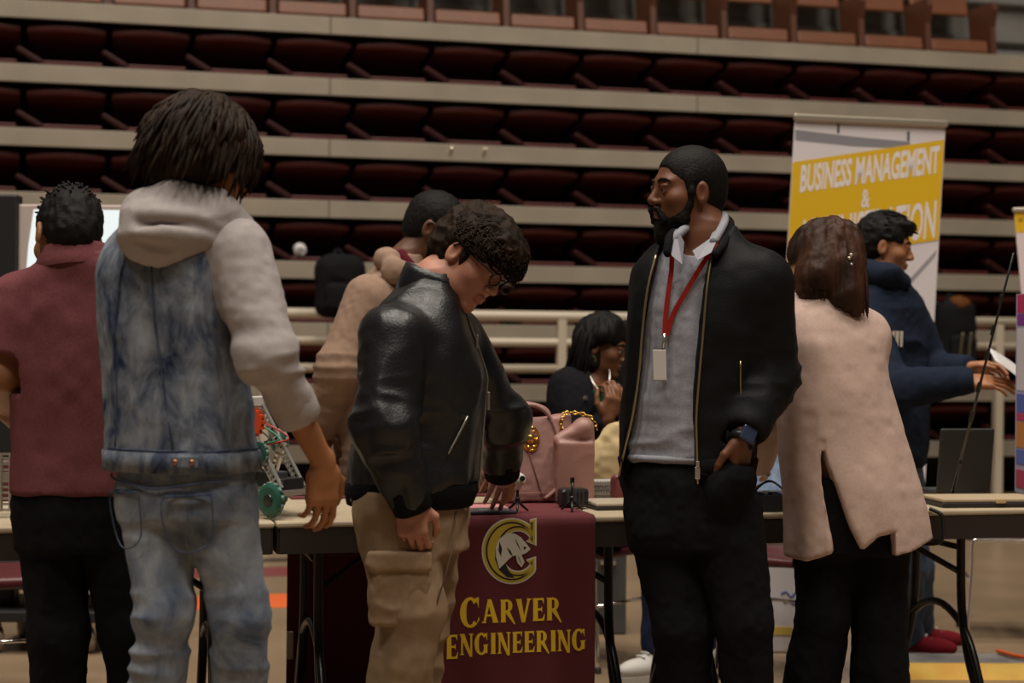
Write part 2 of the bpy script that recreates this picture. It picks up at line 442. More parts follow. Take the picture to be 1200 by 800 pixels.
def hand(S, w, d, back, right=True, curl=(.35, .5, .4), spread=.06, sc=1.0, thumb=.5):
    """wrist w, finger direction d, back-of-hand normal"""
    X = Vector(d).normalized(); Z = Vector(back); Z = (Z - X * Z.dot(X)).normalized(); Y = Z.cross(X)
    if not right: Y = -Y          # thumb side
    w = Vector(w); pt = lambda x, y, z: w + (X * x + Y * y + Z * z) * sc
    S.cone(pt(-.01, 0, 0), pt(.03, 0, 0), .027 * sc, .026 * sc, .012, flat=(Z, .75))
    A = np.array([X, Y, Z]); S.box(pt(.052, -.002, 0), (.040 * sc, .040 * sc, .0145 * sc), A, .0135 * sc, .015)
    S.ell(pt(.035, .026, -.010), (.03 * sc, .018 * sc, .014 * sc), A, .012)
    ln = [(.043, .026, .021), (.047, .029, .022), (.044, .027, .021), (.034, .020, .018)]
    for i, y in enumerate((.029, .010, -.010, -.029)):
        a = 0.0; p = pt(.086 - (.004 if i == 0 else .010 if i == 3 else 0), y, .001); sp = (1.5 - i) * spread
        r = (.0088, .0088, .0085, .0075)[i] * sc
        for j in range(3):
            a += curl[j] * (1 + .12 * i)
            dv = (X * math.cos(a) - Z * math.sin(a)); dv = (dv + Y * sp * math.cos(a)).normalized()
            q = p + dv * ln[i][j] * sc
            S.cone(p, q, r, r * .92, .003 if j else .006); p = q; r *= .92
    p0 = pt(.018, .026, -.006); p1 = p0 + (X * .62 + Y * .62 - Z * .25).normalized() * .042 * sc
    p2 = p1 + (X * .9 + Y * (.45 - thumb * .6) - Z * thumb * .6).normalized() * .032 * sc; p3 = p2 + (X * .95 + Y * (.2 - thumb * .7) - Z * thumb * .6).normalized() * .026 * sc
    S.cone(p0, p1, .014 * sc, .0115 * sc, .01); S.cone(p1, p2, .0108 * sc, .0098 * sc, .004); S.cone(p2, p3, .0098 * sc, .008 * sc, .003)

def eyes(H, parent, iris):
    for y in (-1, 1):
        mb = MB(); c = hpt(H, (.0812, .031 * y, -.0035)); f = H['A'][0]
        mb.lathe(c, [(.0, .0118), (.0045, .011), (.0085, .0083), (.0108, .0045), (.0115, 0), (.009, -.007), (0, -.0105)][::-1], f, 14)
        e = mb.obj('eye', M('eye white', (.34, .31, .27), .3), parent, smooth=True)
        mi = MB(); mi.lathe(c, [(.0, .0124), (.003, .0121), (.0056, .0109), (.0062, .0098)][::-1], f, 12)
        mi.obj('iris', iris, e, smooth=True)

def brows(H, parent, mat, r=.0045):
    for y in (-1, 1):
        mb = MB(); mb.tube([hpt(H, (.094, .012 * y, .020)), hpt(H, (.0935, .026 * y, .025)), hpt(H, (.086, .042 * y, .024)), hpt(H, (.076, .052 * y, .017))], [r * .7 * H['sc'], r * H['sc'], r * .85 * H['sc'], r * .3], 6)
        mb.obj('eyebrow', mat, parent, smooth=True)

def hair_cap(S, H, th=.008, line=.052, back=-.075, side=-.02, k=.01):
    """close hair: a shell over the cranium cut away from the face"""
    c, A, sc = H['c'], H['A'], H['sc']
    S.ell(L2W(c, A, (-.014, 0, .034), sc), np.array((.097 + th, .075 + th * .8, .086 + th)) * sc, A, 0)
    S.ell(L2W(c, A, (-.05, 0, -.02), sc), np.array((.055 + th, .06 + th * .6, .06)) * sc, A, .03)
    # face window
    S.box(L2W(c, A, (.088 + .06, 0, line - .12), sc), np.array((.075, .12, .12)) * sc, A, .02, .012, 'sub')
    for y in (-1, 1):
        S.box(L2W(c, A, (.055, .09 * y, -.02 - .09 + .035), sc), np.array((.055, .05, .09)) * sc, A, .015, .01, 'sub')
        S.ell(L2W(c, A, (-.006, .085 * y, -.02), sc), np.array((.022, .03, .034)) * sc, A, .006, 'sub')
    S.box(L2W(c, A, (-.03, 0, back - .1), sc), np.array((.16, .15, .1)) * sc, A, .01, .012, 'sub')

def legs(S, hips, knees, ankles, rh, rk, ra, k=.03):
    for i, (h, kn, a) in enumerate(zip(hips, knees, ankles)):
        S.cone(h, kn, rh, rk, k if not i else .010); S.cone(kn, a, rk, ra, .03)

def shoes(parent, ankles, dirs, mat, sole, lace=None, h0=0.0, sc=1.0):
    for a, d in zip(ankles, dirs):
        f = Vector((d[0], d[1], 0)).normalized(); l = Vector((-f.y, f.x, 0)); z0 = h0
        b = Vector((a[0], a[1], z0)); S = Sdf(.006)
        S.ell(b + f * .085 * sc + Vector((0, 0, .045)), (.10 * sc, .046, .04), frame(f), .01)
        S.ell(b - f * .0 + Vector((0, 0, .06)), (.065 * sc, .04, .055), frame(f), .03)
        S.cone(b + Vector((0, 0, .06)), b + Vector((0, 0, .10)), .042, .045, .02)
        S.box(b + Vector((0, 0, -.06 + .02)), (.4, .4, .06), None, .001, 0, 'sub')
        s = S.obj('shoe', mat, parent)
        mb = MB(); rings = []
        for z, g in ((z0 + .001, 1.0), (z0 + .026, 1.03)):
            rings.append([b + f * (.058 * sc + .125 * sc * math.cos(t) * g) + l * ((.044 + .006 * math.cos(t)) * math.sin(t) * g) + Vector((0, 0, z - z0)) for t in [q * 2 * math.pi / 24 for q in range(24)]])
        mb.loft(rings); mb.obj('sole', sole, s)
        if lace:
            ml = MB()
            for i in range(4):
                c = b + f * (.05 + .022 * i) + Vector((0, 0, .101 - .012 * i)); ml.tube([c - l * .022, c + Vector((0, 0, .004)), c + l * .022], .004, 6)
            ml.obj('laces', lace, s)

def collar_band(name, mat, parent, c, up, open_dir, r0, r1, h, gap=.5, t=.006, flop=0.0):
    """stand-up collar: an open ring around the neck"""
    up = Vector(up).normalized(); f = Vector(open_dir); f = (f - up * f.dot(up)).normalized(); l = up.cross(f); mb = MB(); rings = []
    ang = np.linspace(gap, 2 * math.pi - gap, 36)
    for (r, z) in ((r0, 0), (r0 + t * .5, h * .3), (r1 + t, h * .8), (r1 + t * .6, h), (r1 - t * .3, h), (r1 - t * .6, h * .8), (r0 - t, h * .2), (r0 - t, 0)):
        rings.append([Vector(c) + (f * math.cos(a) + l * math.sin(a)) * r + up * (z * (1 - flop * (.5 + .5 * math.cos(a)))) for a in ang])
    rings.append(rings[0]); mb.loft(rings, caps=False, closed=False)
    n = len(ang); mb.f.append([k * n for k in range(8)]); mb.f.append([k * n + n - 1 for k in range(8)][::-1])
    return mb.obj(name, mat, parent, smooth=True)

def person(label, at):
    return thing('person', label, 'person', (at[0], at[1], 0))
def yaw_of(f): return math.atan2(f[0], f[1])
def inner(st, g): return [(p, a - g, b - g) for p, a, b in st]

def body(parent, skin, lips, hd, neck, st_, yaw, arms, hips, knees, ankles, h=.0045, neck_r=.056, jaw=1.0, gr=.03, legr=(.07, .045, .035), handsc=1.0):
    """one continuous skin: head, neck, trunk, arms, five-fingered hands and legs"""
    zhip = max(hips[0][2], hips[1][2]) + .015; st = [q for q in st_ if q[0][2] > zhip]
    S = Sdf(h); H = head(S, hd[0], hd[1], hd[2], hd[3], neck, neck_r, jaw)
    S.loft(inner(st, gr), yaw, 2.2, .03)
    tp = max(st, key=lambda q: q[0][2])[0]
    S.cone(neck, Vector(tp) - Vector((0, 0, .08)), .06, .06, .03)
    for a in arms:
        S.cone(a['sh'], a['el'], .045, .038, .03); S.cone(a['el'], a['wr'], a.get('fr', .038), .025, .02, flat=None)
        hand(S, a['wr'], a['hd'], a['back'], a['right'], a.get('curl', (.35, .5, .4)), a.get('spread', .06), a.get('sc', handsc), a.get('thumb', .5))
    pc = min(st, key=lambda q: q[0][2])[0]
    for hp in hips: S.cone(Vector(pc) + Vector((0, 0, .05)), hp, .09, legr[0], .03)
    legs(S, hips, knees, ankles, *legr)
    o = S.obj('body', [skin, lips], parent, zone=lipzone(H))
    return o, H
# ------------------------------------------------------------------ people
BLK_HAIR = M('black hair', (.007, .006, .0055), .6, bump=.5, bscale=300, spec=.14)
BRN_HAIR = M('dark brown hair', (.009, .0055, .0035), .62, bump=.4, bscale=260, spec=.12, var=.35, vscale=22, col2=(.026, .0135, .0065))
def skin(n, c): return M('skin ' + n, c, .5, bump=.12, bscale=420, spec=.35, var=.1, vscale=14)
def fabric(n, c, **k):
    k.setdefault('rough', .88); k.setdefault('bump', .35); k.setdefault('bscale', 900); k.setdefault('spec', .08); k.setdefault('sheen', .0)
    return M(n, c, **k)
def denim(n, a, b, sc, stretch):
    m = M(n, a, .9, bump=.4, bscale=700, spec=.08, var=.5, vscale=sc, col2=b, stretch=stretch, detail=12.0)
    for nd in m.node_tree.nodes:
        if nd.type == 'TEX_NOISE' and abs(nd.inputs['Scale'].default_value - sc) < 1e-4: nd.inputs['Roughness'].default_value = .66; nd.inputs['Distortion'].default_value = .5
        if nd.type == 'VALTORGB': nd.color_ramp.elements[0].position = .36; nd.color_ramp.elements[1].position = .66
    return m
RUBBER = M('off white rubber', (.55, .53, .5), .6)
def tubes(name, mat, parent, list_of, n=7):
    mb = MB()
    for pts, r in list_of: mb.tube(pts, r, n)
    return mb.obj(name, mat, parent, smooth=True)

def on_loft(st, yaw, ang, z, grow=0.0, n=2.4):
    """point on the garment surface: angle from the facing direction (positive to the wearer's right), height z"""
    q = sorted(st, key=lambda s: s[0][2]); zz = [s[0][2] for s in q]
    cx = np.interp(z, zz, [s[0][0] for s in q]); cy = np.interp(z, zz, [s[0][1] for s in q])
    rx = np.interp(z, zz, [s[1] for s in q]) + grow; ry = np.interp(z, zz, [s[2] for s in q]) + grow
    a, b = math.sin(ang), math.cos(ang); rr = ((abs(a) / rx) ** n + (abs(b) / ry) ** n) ** (-1 / n); a *= rr; b *= rr
    c, s = math.cos(yaw), math.sin(yaw)
    return Vector((cx + a * c + b * s, cy - a * s + b * c, z))

# ================= person in the mauve polo shirt, seen from behind
def polo_man():
    f = (-.12, 1); yw = yaw_of(f)
    st = [(P(95, 575, 4.25), .165, .125), (P(94, 500, 4.25), .160, .12), (P(92, 430, 4.25), .168, .125), (P(90, 375, 4.25), .180, .125), (P(92, 334, 4.24), .160, .11), (P(94, 306, 4.225), .100, .100), (P(94, 296, 4.22), .078, .085)]
    hips = [P(62, 590, 4.25), P(128, 590, 4.25)]; kn = [P(68, 740, 4.22), P(152, 740, 4.24)]; an = [P(74, 940, 4.27), P(165, 940, 4.34)]
    g = person('person seen from behind in mauve short sleeved polo shirt and black trousers', (P(95, 600, 4.25).x, 4.25))
    sk = skin('medium tan', (.30, .135, .062))
    arms = [dict(sh=P(22, 352, 4.24), el=P(2, 438, 4.20), wr=P(9, 474, 4.40), hd=(.15, .7, -.35), back=(-.6, .2, .6), right=False, curl=(.7, .8, .5), fr=.042),
            dict(sh=P(158, 352, 4.27), el=P(172, 445, 4.38), wr=P(138, 500, 4.58), hd=(-.5, .6, -.2), back=(.2, .2, .8), right=True, curl=(.6, .7, .4), fr=.042)]
    b, H = body(g, sk, M('lips tan', (.26, .09, .06), .5), (P(79, 276, 4.225), (-.55, .75, -.42), (-.1, .45, .9), .94), P(92, 304, 4.25), st, yw, arms, hips, kn, an, neck_r=.050)
    S = Sdf(.006); S.loft(st, yw, 2.3)
    for a in arms:
        m = a['sh'].lerp(a['el'], .72); S.cone(a['sh'], m, .070, .066, .05)
        d = (a['el'] - a['sh']).normalized(); S.cyl(m + d * .012, m + d * .10, .082)
    S.cone(P(92, 322, 4.22), P(90, 296, 4.20), .076, .066, .015); S.cyl(P(91, 300, 4.20), P(88, 250, 4.14), .060)
    sh = S.obj('polo_shirt', fabric('mauve knit', (.165, .055, .060), var=.10, vscale=160, bscale=500), g, folds(.006, (9, 9, 4), .002, 26))
    collar_band('collar', fabric('mauve knit', ()), sh, P(90, 316, 4.215), (-.10, .14, 1), (-.3, 1, 0), .098, .082, .058, .3, .006, .3)
    T = Sdf(.007); T.loft([(P(95, 548, 4.25), .150, .11), (P(95, 600, 4.25), .158, .122), (P(95, 640, 4.25), .150, .118)], yw, 2.3); legs(T, hips, kn, an, .092, .068, .062)
    T.obj('trousers', fabric('black cotton', (.008, .008, .009)), g, folds(.006, (12, 12, 5), .002))
    shoes(g, an, [(-.1, 1), (.15, 1)], M('black leather shoe', (.012, .012, .012), .4), M('black sole', (.015, .015, .015), .7))
    C = Sdf(.005); hair_cap(C, H, .008, .05, -.10)
    hr = C.obj('hair', BLK_HAIR, g, folds(.003, (60, 60, 30), .0025, 90))
    L = []
    for i in range(170):
        th, ph = rng.uniform(0, 2 * math.pi), rng.uniform(.0, 1.25)
        q = Vector((-.014 + .106 * math.sin(ph) * math.cos(th), .083 * math.sin(ph) * math.sin(th), .034 + .097 * math.cos(ph)))
        if q.x > .07: continue
        nq = Vector((math.sin(ph) * math.cos(th), math.sin(ph) * math.sin(th), math.cos(ph)))
        e = q + nq * rng.uniform(.003, .012) + Vector((.006, rng.uniform(-.01, .01), 0))
        L.append(([hpt(H, q - nq * .006), hpt(H, (q + e) / 2 + nq * .003), hpt(H, e)], [.004, .003, .0006]))
    tubes('hair_tufts', BLK_HAIR, hr, L, 5); brows(H, g, BLK_HAIR); eyes(H, g, M('dark iris', (.02, .01, .006), .2))
polo_man()

# ================= person in the denim vest over a grey hoodie
def denim_man():
    f = (math.sin(R(22)), math.cos(R(22))); yw = yaw_of(f)
    st = [(P(214, 548, 3.8), .172, .135), (P(211, 500, 3.8), .164, .128), (P(206, 430, 3.8), .160, .125), (P(203, 370, 3.8), .166, .128), (P(203, 315, 3.8), .172, .125), (P(208, 280, 3.8), .158, .105), (P(216, 250, 3.8), .10, .085), (P(222, 228, 3.8), .07, .07)]
    hips = [P(186, 590, 3.8), P(254, 590, 3.78)]; kn = [P(192, 715, 3.76), P(281, 715, 3.78)]; an = [P(166, 1005, 3.86), P(277, 1005, 3.92)]
    g = person('person with dark shaggy locs wearing acid washed denim vest over light grey hoodie', (P(220, 600, 3.8).x, 3.8))
    sk = skin('warm brown', (.33, .135, .055))
    arms = [dict(sh=P(280, 296, 3.73), el=P(313, 415, 3.66), wr=P(379, 543, 3.80), hd=(-.02, .10, -1), back=(.55, -.75, -.05), right=True, curl=(.28, .42, .35), spread=.05, fr=.041, thumb=.5, sc=1.0),
            dict(sh=P(166, 305, 3.90), el=P(160, 400, 4.02), wr=P(205, 440, 4.14), hd=(.8, .4, .1), back=(-.1, .8, .5), right=False)]
    b, H = body(g, sk, M('lips brown', (.26, .08, .05), .5), (P(243, 184, 3.80), (.72, .62, -.32), (.2, .15, 1), 1.0), P(222, 236, 3.8), st, yw, arms, hips, kn, an)
    grey = fabric('light grey fleece', (.385, .345, .335), var=.06, vscale=300)
    # hoodie: sleeves, hood
    S = Sdf(.006); S.loft(inner(st, .012), yw, 2.4)
    a = arms[0]; cuff = a['el'].lerp(a['wr'], .40)
    S.cone(a['sh'], a['el'], .073, .060, .03); S.cone(a['el'], cuff, .060, .050, .03)
    d = (a['wr'] - a['el']).normalized()
    S.cyl(cuff + d * .030, cuff + d * .16, .09)
    a = arms[1]; S.cone(a['sh'], a['el'], .058, .056, .03); S.cone(a['el'], a['el'].lerp(a['wr'], .75), .056, .05, .03)
    el = np.array(arms[0]['el'])
    def dsp(p):
        w = np.exp(-(np.linalg.norm(p - el - np.array((0, 0, -.02)), axis=1) / .11) ** 2)
        return folds(.004, (10, 10, 8), .0015)(p) + w * .010 * (1 - 2 * np.abs(vnoise(p * np.array((7., 7., 30.)) + 5)))
    hd = S.obj('hoodie', grey, g, dsp)
    tubes('cuff', grey, hd, [([cuff - d * .012, cuff + d * .0, cuff + d * .03, cuff + d * .052, cuff + d * .056], [.049, .0535, .052, .050, .042])], 18)
    # hood lying on the shoulders: a fat rolled pouch behind the neck
    D = Sdf(.006)
    D.ell(P(203, 266, 3.70), (.108, .075, .070), frame((.9, .1, -.15)), .02)
    D.ell(P(186, 283, 3.68), (.078, .06, .055), None, .04)
    D.ell(P(238, 262, 3.735), (.09, .06, .048), frame((.85, .2, -.35)), .04)
    for q in (((168, 246, 3.72), (205, 232, 3.70)), ((205, 232, 3.70), (250, 243, 3.72)), ((250, 243, 3.72), (282, 268, 3.76))): D.cone(P(*q[0]), P(*q[1]), .032, .034, .03)
    D.cone(P(168, 246, 3.72), P(162, 285, 3.71), .032, .036, .03)
    for q in (((165, 262, 3.63), (225, 262, 3.635)), ((225, 262, 3.635), (280, 282, 3.69)), ((158, 284, 3.62), (200, 292, 3.62))): D.cone(P(*q[0]), P(*q[1]), .009, .006, .02, 'sub')
    D.obj('hood', grey, hd, folds(.006, (9, 9, 16), .0015))
    # denim vest
    V = Sdf(.006); V.loft(st, yw, 2.4)
    V.cone(arms[0]['sh'] + Vector((.035, -.005, .012)), arms[0]['sh'] + Vector((.05, -.02, -.05)), .076, .078, .012, 'sub')
    V.ell(arms[1]['sh'] + Vector((-.05, .03, -.02)), (.04, .04, .05), None, .01, 'sub')
    V.cone(P(222, 243, 3.8), P(222, 222, 3.8), .10, .12, .01, 'sub')
    dn = denim('acid washed denim', (.020, .034, .078), (.29, .325, .37), 13, (1.2, 1.2, .65))
    ve = V.obj('denim_vest', dn, g, folds(.006, (8, 8, 5), .002, 40))
    zh = st[0][0].z
    ring = lambda z, gw: [on_loft(st, yw, t, z, gw) for t in np.linspace(-math.pi, math.pi, 40)]
    mb = MB(); mb.loft([ring(zh - .004, -.004)[:-1], ring(zh - .002, .006)[:-1], ring(zh + .040, .008)[:-1], ring(zh + .044, .0)[:-1]], caps=False); mb.obj('waistband', dn, ve, smooth=True); tubes('waistband_seam', denim('dark denim', (.03, .045, .09), (.10, .13, .19), 20, (1, 1, 1)), ve, [(ring(zh + .046, .004), .0022)], 5)
    pl = []
    for an_ in (math.pi - .45, math.pi + .62):
        pl.append(([on_loft(st, yw, an_ + .25 * t * (1 if an_ < math.pi else -1), zh + .05 + t * (P(0, 300, 3.8).z - zh - .06), .0045) for t in np.linspace(0, 1, 14)], .0022))
    tubes('back_seam', MATS['dark denim'], ve, pl, 5)
    tb = MB(); pm = on_loft(st, yw, math.pi - .55, zh + .024, .008); tx = (on_loft(st, yw, math.pi - .75, zh + .024, .008) - pm).normalized()
    tb.box(pm + tx * .01, (.03, .006, .013), (tx, tx.cross(Vector((0, 0, 1))), Vector((0, 0, 1))), .003); tab = tb.obj('adjuster_tab', dn, ve)
    bt = MB(); nn = tx.cross(Vector((0, 0, 1)));  nn = nn if nn.y < 0 else -nn
    for k in (-.010, .026): bt.lathe(pm + tx * k + nn * .004, [(.001, .0), (.006, .001), (.006, .004), (.003, .006), (.0005, .0062)], nn, 12)
    bt.obj('button', M('copper metal', (.35, .16, .08), .35, .9), ve)
    # jeans
    T = Sdf(.006); T.loft([(P(216, 535, 3.8), .150, .115), (P(220, 575, 3.8), .160, .128), (P(222, 605, 3.8), .150, .122)], yw, 2.3, .02); legs(T, hips, kn, an, .088, .060, .062, .03)
    lw = denim('light washed denim', (.085, .118, .185), (.34, .375, .42), 9, (1, 1, .8))
    def jd(p):
        w = np.clip((P(0, 650, 3.8).z - p[:, 2]) / .15, .15, 1)
        return w * .008 * (1 - 2 * np.abs(vnoise(p * np.array((6., 6., 24.))))) + .003 * vnoise(p * 22)
    je = T.obj('jeans', lw, g, jd)
    pst = [(P(216, 535, 3.8), .150, .115), (P(220, 580, 3.8), .160, .128), (P(222, 625, 3.8), .152, .122)]
    for c, w in ((math.pi - .55, 1), (math.pi + .6, 1)):
        pts = [on_loft(pst, yw, c + a_, P(0, y_, 3.8).z, .011) for a_, y_ in ((-.34, 570), (.34, 574), (.32, 622), (0, 636), (-.32, 620), (-.34, 570))]
        tubes('back_pocket', MATS['dark denim'], je, [(bez(pts, 5), .0016), ([pts[0] + Vector((0, -.001, 0)), (pts[0] + pts[1]) / 2 + Vector((0, -.007, 0)), pts[1] + Vector((0, -.001, 0))], .003)], 5)
    tubes('yoke_seam', MATS['dark denim'], je, [([on_loft(pst, yw, math.pi + t, P(0, 556 + 10 * (1 - abs(t)), 3.8).z, .010) for t in np.linspace(-1.2, 1.2, 16)], .0025)], 5)
    shoes(g, an, [(.2, 1), (.35, 1)], M('white sneaker', (.5, .48, .45), .6), RUBBER, M('white lace', (.6, .58, .55), .8))
    # locs
    C = Sdf(.006); hair_cap(C, H, .016, .045, -.10, 0, .02); C.ell(hpt(H, (-.03, 0, .02)), (.108, .094, .100), H['A'], .02); C.ell(hpt(H, (-.055, 0, -.035)), (.066, .082, .07), H['A'], .03)
    C.box(hpt(H, (.17, 0, -.10)), (.10, .2, .125), H['A'], .03, .02, 'sub')
    hr = C.obj('hair', BRN_HAIR, g, folds(.010, (24, 24, 14), .004, 60))
    L = []
    for i in range(620):
        th, ph = rng.uniform(0, 2 * math.pi), math.acos(rng.uniform(-.25, 1))
        nq = Vector((math.sin(ph) * math.cos(th), math.sin(ph) * math.sin(th), math.cos(ph)))
        q = Vector((-.02, 0, .026)) + Vector((nq.x * .100, nq.y * .088, nq.z * .094))
        ln = rng.uniform(.06, .125) * (1.0 if ph > .6 else .8)
        out = Vector((nq.x, nq.y, 0)); out = out.normalized() if out.length > .01 else Vector((rng.uniform(-1, 1), rng.uniform(-1, 1), 0)).normalized()
        if nq.x > .55 and ph > 1.2: ln *= .45
        p1 = q + (nq * .010 + out * .016); p2 = p1 + out * .018 * (1 - .5 * (ph > 1.2)) + Vector((0, 0, -ln * .35)); p3 = p2 + out * .002 + Vector((rng.uniform(-.012, .012), rng.uniform(-.012, .012), -ln * .65))
        L.append(([hpt(H, x) for x in (q, p1, p2, p2.lerp(p3, .5), p3)], [.004, .0052, .0048, .004, .001]))
    tubes('locs', BRN_HAIR, hr, L, 5); brows(H, g, BRN_HAIR); eyes(H, g, MATS['dark iris'])
    m = Sdf(.005); m.cone(P(274, 232, 3.98), P(279, 250, 3.98), .018, .022, 0)
denim_man()

# ================= person in the beige hoodie behind the tables
def beige_man():
    f = (.9, .25); yw = yaw_of(f)
    st = [(P(440, 560, 5.95), .175, .14), (P(436, 500, 5.95), .17, .135), (P(438, 430, 5.95), .175, .14), (P(445, 370, 5.95), .185, .135), (P(455, 335, 5.95), .155, .115), (P(470, 310, 5.95), .09, .08), (P(478, 298, 5.95), .07, .068)]
    hips = [P(425, 590, 5.83), P(450, 590, 6.07)]; kn = [P(440, 690, 5.84), P(462, 690, 6.06)]; an = [P(430, 795, 5.84), P(452, 795, 6.08)]
    g = person('person in glasses and beige hoodie leaning over behind the tables', (P(438, 600, 5.95).x, 5.95))
    sk = skin('deep brown', (.115, .045, .022))
    arms = [dict(sh=P(432, 350, 5.80), el=P(398, 430, 5.74), wr=P(376, 500, 5.84), hd=(.05, .1, -1), back=(-.6, -.7, 0), right=True),
            dict(sh=P(470, 350, 6.08), el=P(512, 465, 6.0), wr=P(543, 540, 5.80), hd=(.6, -.3, -.5), back=(.3, -.3, .8), right=False, curl=(.6, .7, .4))]
    b, H = body(g, sk, M('lips deep', (.10, .035, .03), .5), (P(511, 268, 5.95), (.86, -.18, -.36), (.35, 0, 1), 1.04), P(478, 305, 5.95), st, yw, arms, hips, kn, an, h=.005)
    S = Sdf(.007); S.loft(st, yw, 2.4)
    for a in arms:
        c = a['el'].lerp(a['wr'], .92); S.cone(a['sh'], a['el'], .084, .074, .04); S.cone(a['el'], c, .074, .058, .03)
    el = np.array(arms[0]['el'])
    tan = fabric('beige fleece', (.30, .20, .145), var=.06, vscale=200)
    def dsp(p):
        w = np.clip((el[2] + .12 - p[:, 2]) / .1, 0, 1); return folds(.004, (8, 8, 6), .002)(p) + w * .006 * (1 - 2 * np.abs(vnoise(p * np.array((5., 5., 28.)))))
    S.cone(P(478, 300, 5.95), P(484, 280, 5.95), .06, .07, .01, 'sub')
    hd = S.obj('hoodie', tan, g, dsp)
    D = Sdf(.007)
    D.cone(P(455, 305, 5.88), P(463, 318, 5.80), .032, .036, .03); D.cone(P(463, 318, 5.80), P(492, 320, 5.82), .036, .03, .03); D.cone(P(455, 305, 5.88), P(455, 305, 6.02), .04, .04, .03); D.cone(P(455, 305, 6.02), P(470, 318, 6.1), .04, .045, .03)
    D.obj('hood', tan, hd, folds(.006, (12, 12, 12), .002))
    tubes('shirt_collar', fabric('dark maroon cotton', (.10, .012, .022)), g, [(bez([P(468, 296, 5.88), P(476, 306, 5.865), P(488, 318, 5.88), P(492, 316, 5.95)], 5), .020)], 8)
    for e in (0,):
        a = arms[0]; c = a['el'].lerp(a['wr'], .92); d = (a['wr'] - a['el']).normalized()
        tubes('cuff', tan, hd, [([c - d * .02, c, c + d * .03, c + d * .034], [.056, .060, .055, .04])], 16)
    T = Sdf(.008); T.loft([(P(438, 545, 5.95), .16, .125), (P(438, 600, 5.95), .165, .13)], yw, 2.3, .02); legs(T, hips, kn, an, .10, .07, .06)
    T.obj('trousers', fabric('black cotton', ()), g, folds(.005, (12, 12, 6)))
    shoes(g, an, [(1, .2), (1, .2)], MATS['black leather shoe'], MATS['black sole'])
    C = Sdf(.005); hair_cap(C, H, .006, .052, -.07); C.obj('hair', BLK_HAIR, g, folds(.0015, (90, 90, 90)))
    glasses(H, g); brows(H, g, BLK_HAIR); eyes(H, g, MATS['dark iris'])
def glasses(H, g):
    blk = M('black frame', (.008, .008, .009), .3); mb = MB()
    for y in (-1, 1):
        c = [(.112, y * (.034 + .024 * math.cos(t) * (1 if abs(math.cos(t)) < .9 else .95)), -.004 + .0165 * math.sin(t)) for t in np.linspace(0, 2 * math.pi, 20)]
        mb.tube([hpt(H, q) for q in c], .0028, 6, False)
        mb.tube([hpt(H, q) for q in ((.112, .060 * y, .006), (.104, .072 * y, .008), (.05, .083 * y, .010), (.0, .087 * y, .012), (-.012, .087 * y, -.002))], .0028, 6)
    mb.tube([hpt(H, q) for q in ((.112, -.010, .004), (.117, 0, .008), (.112, .010, .004))], .0026, 6)
    go = mb.obj('glasses', blk, g, smooth=True)
    gl = M('lens glass', (.8, .85, .95), .05)
    b = gl.node_tree.nodes['Principled BSDF']; b.inputs['Transmission Weight'].default_value = 1; b.inputs['IOR'].default_value = 1.05; b.inputs['Alpha'].default_value = .35
    for y in (-1, 1):
        ml = MB(); ml.prism([(.0225 * math.cos(t), .0155 * math.sin(t)) for t in np.linspace(0, 2 * math.pi, 18)[:-1]], .0015, hpt(H, (.1115, .034 * y, -.004)), Vector(H['A'][1]), Vector(H['A'][2]), Vector(H['A'][0]))
        ml.obj('lens', gl, go)
beige_man()

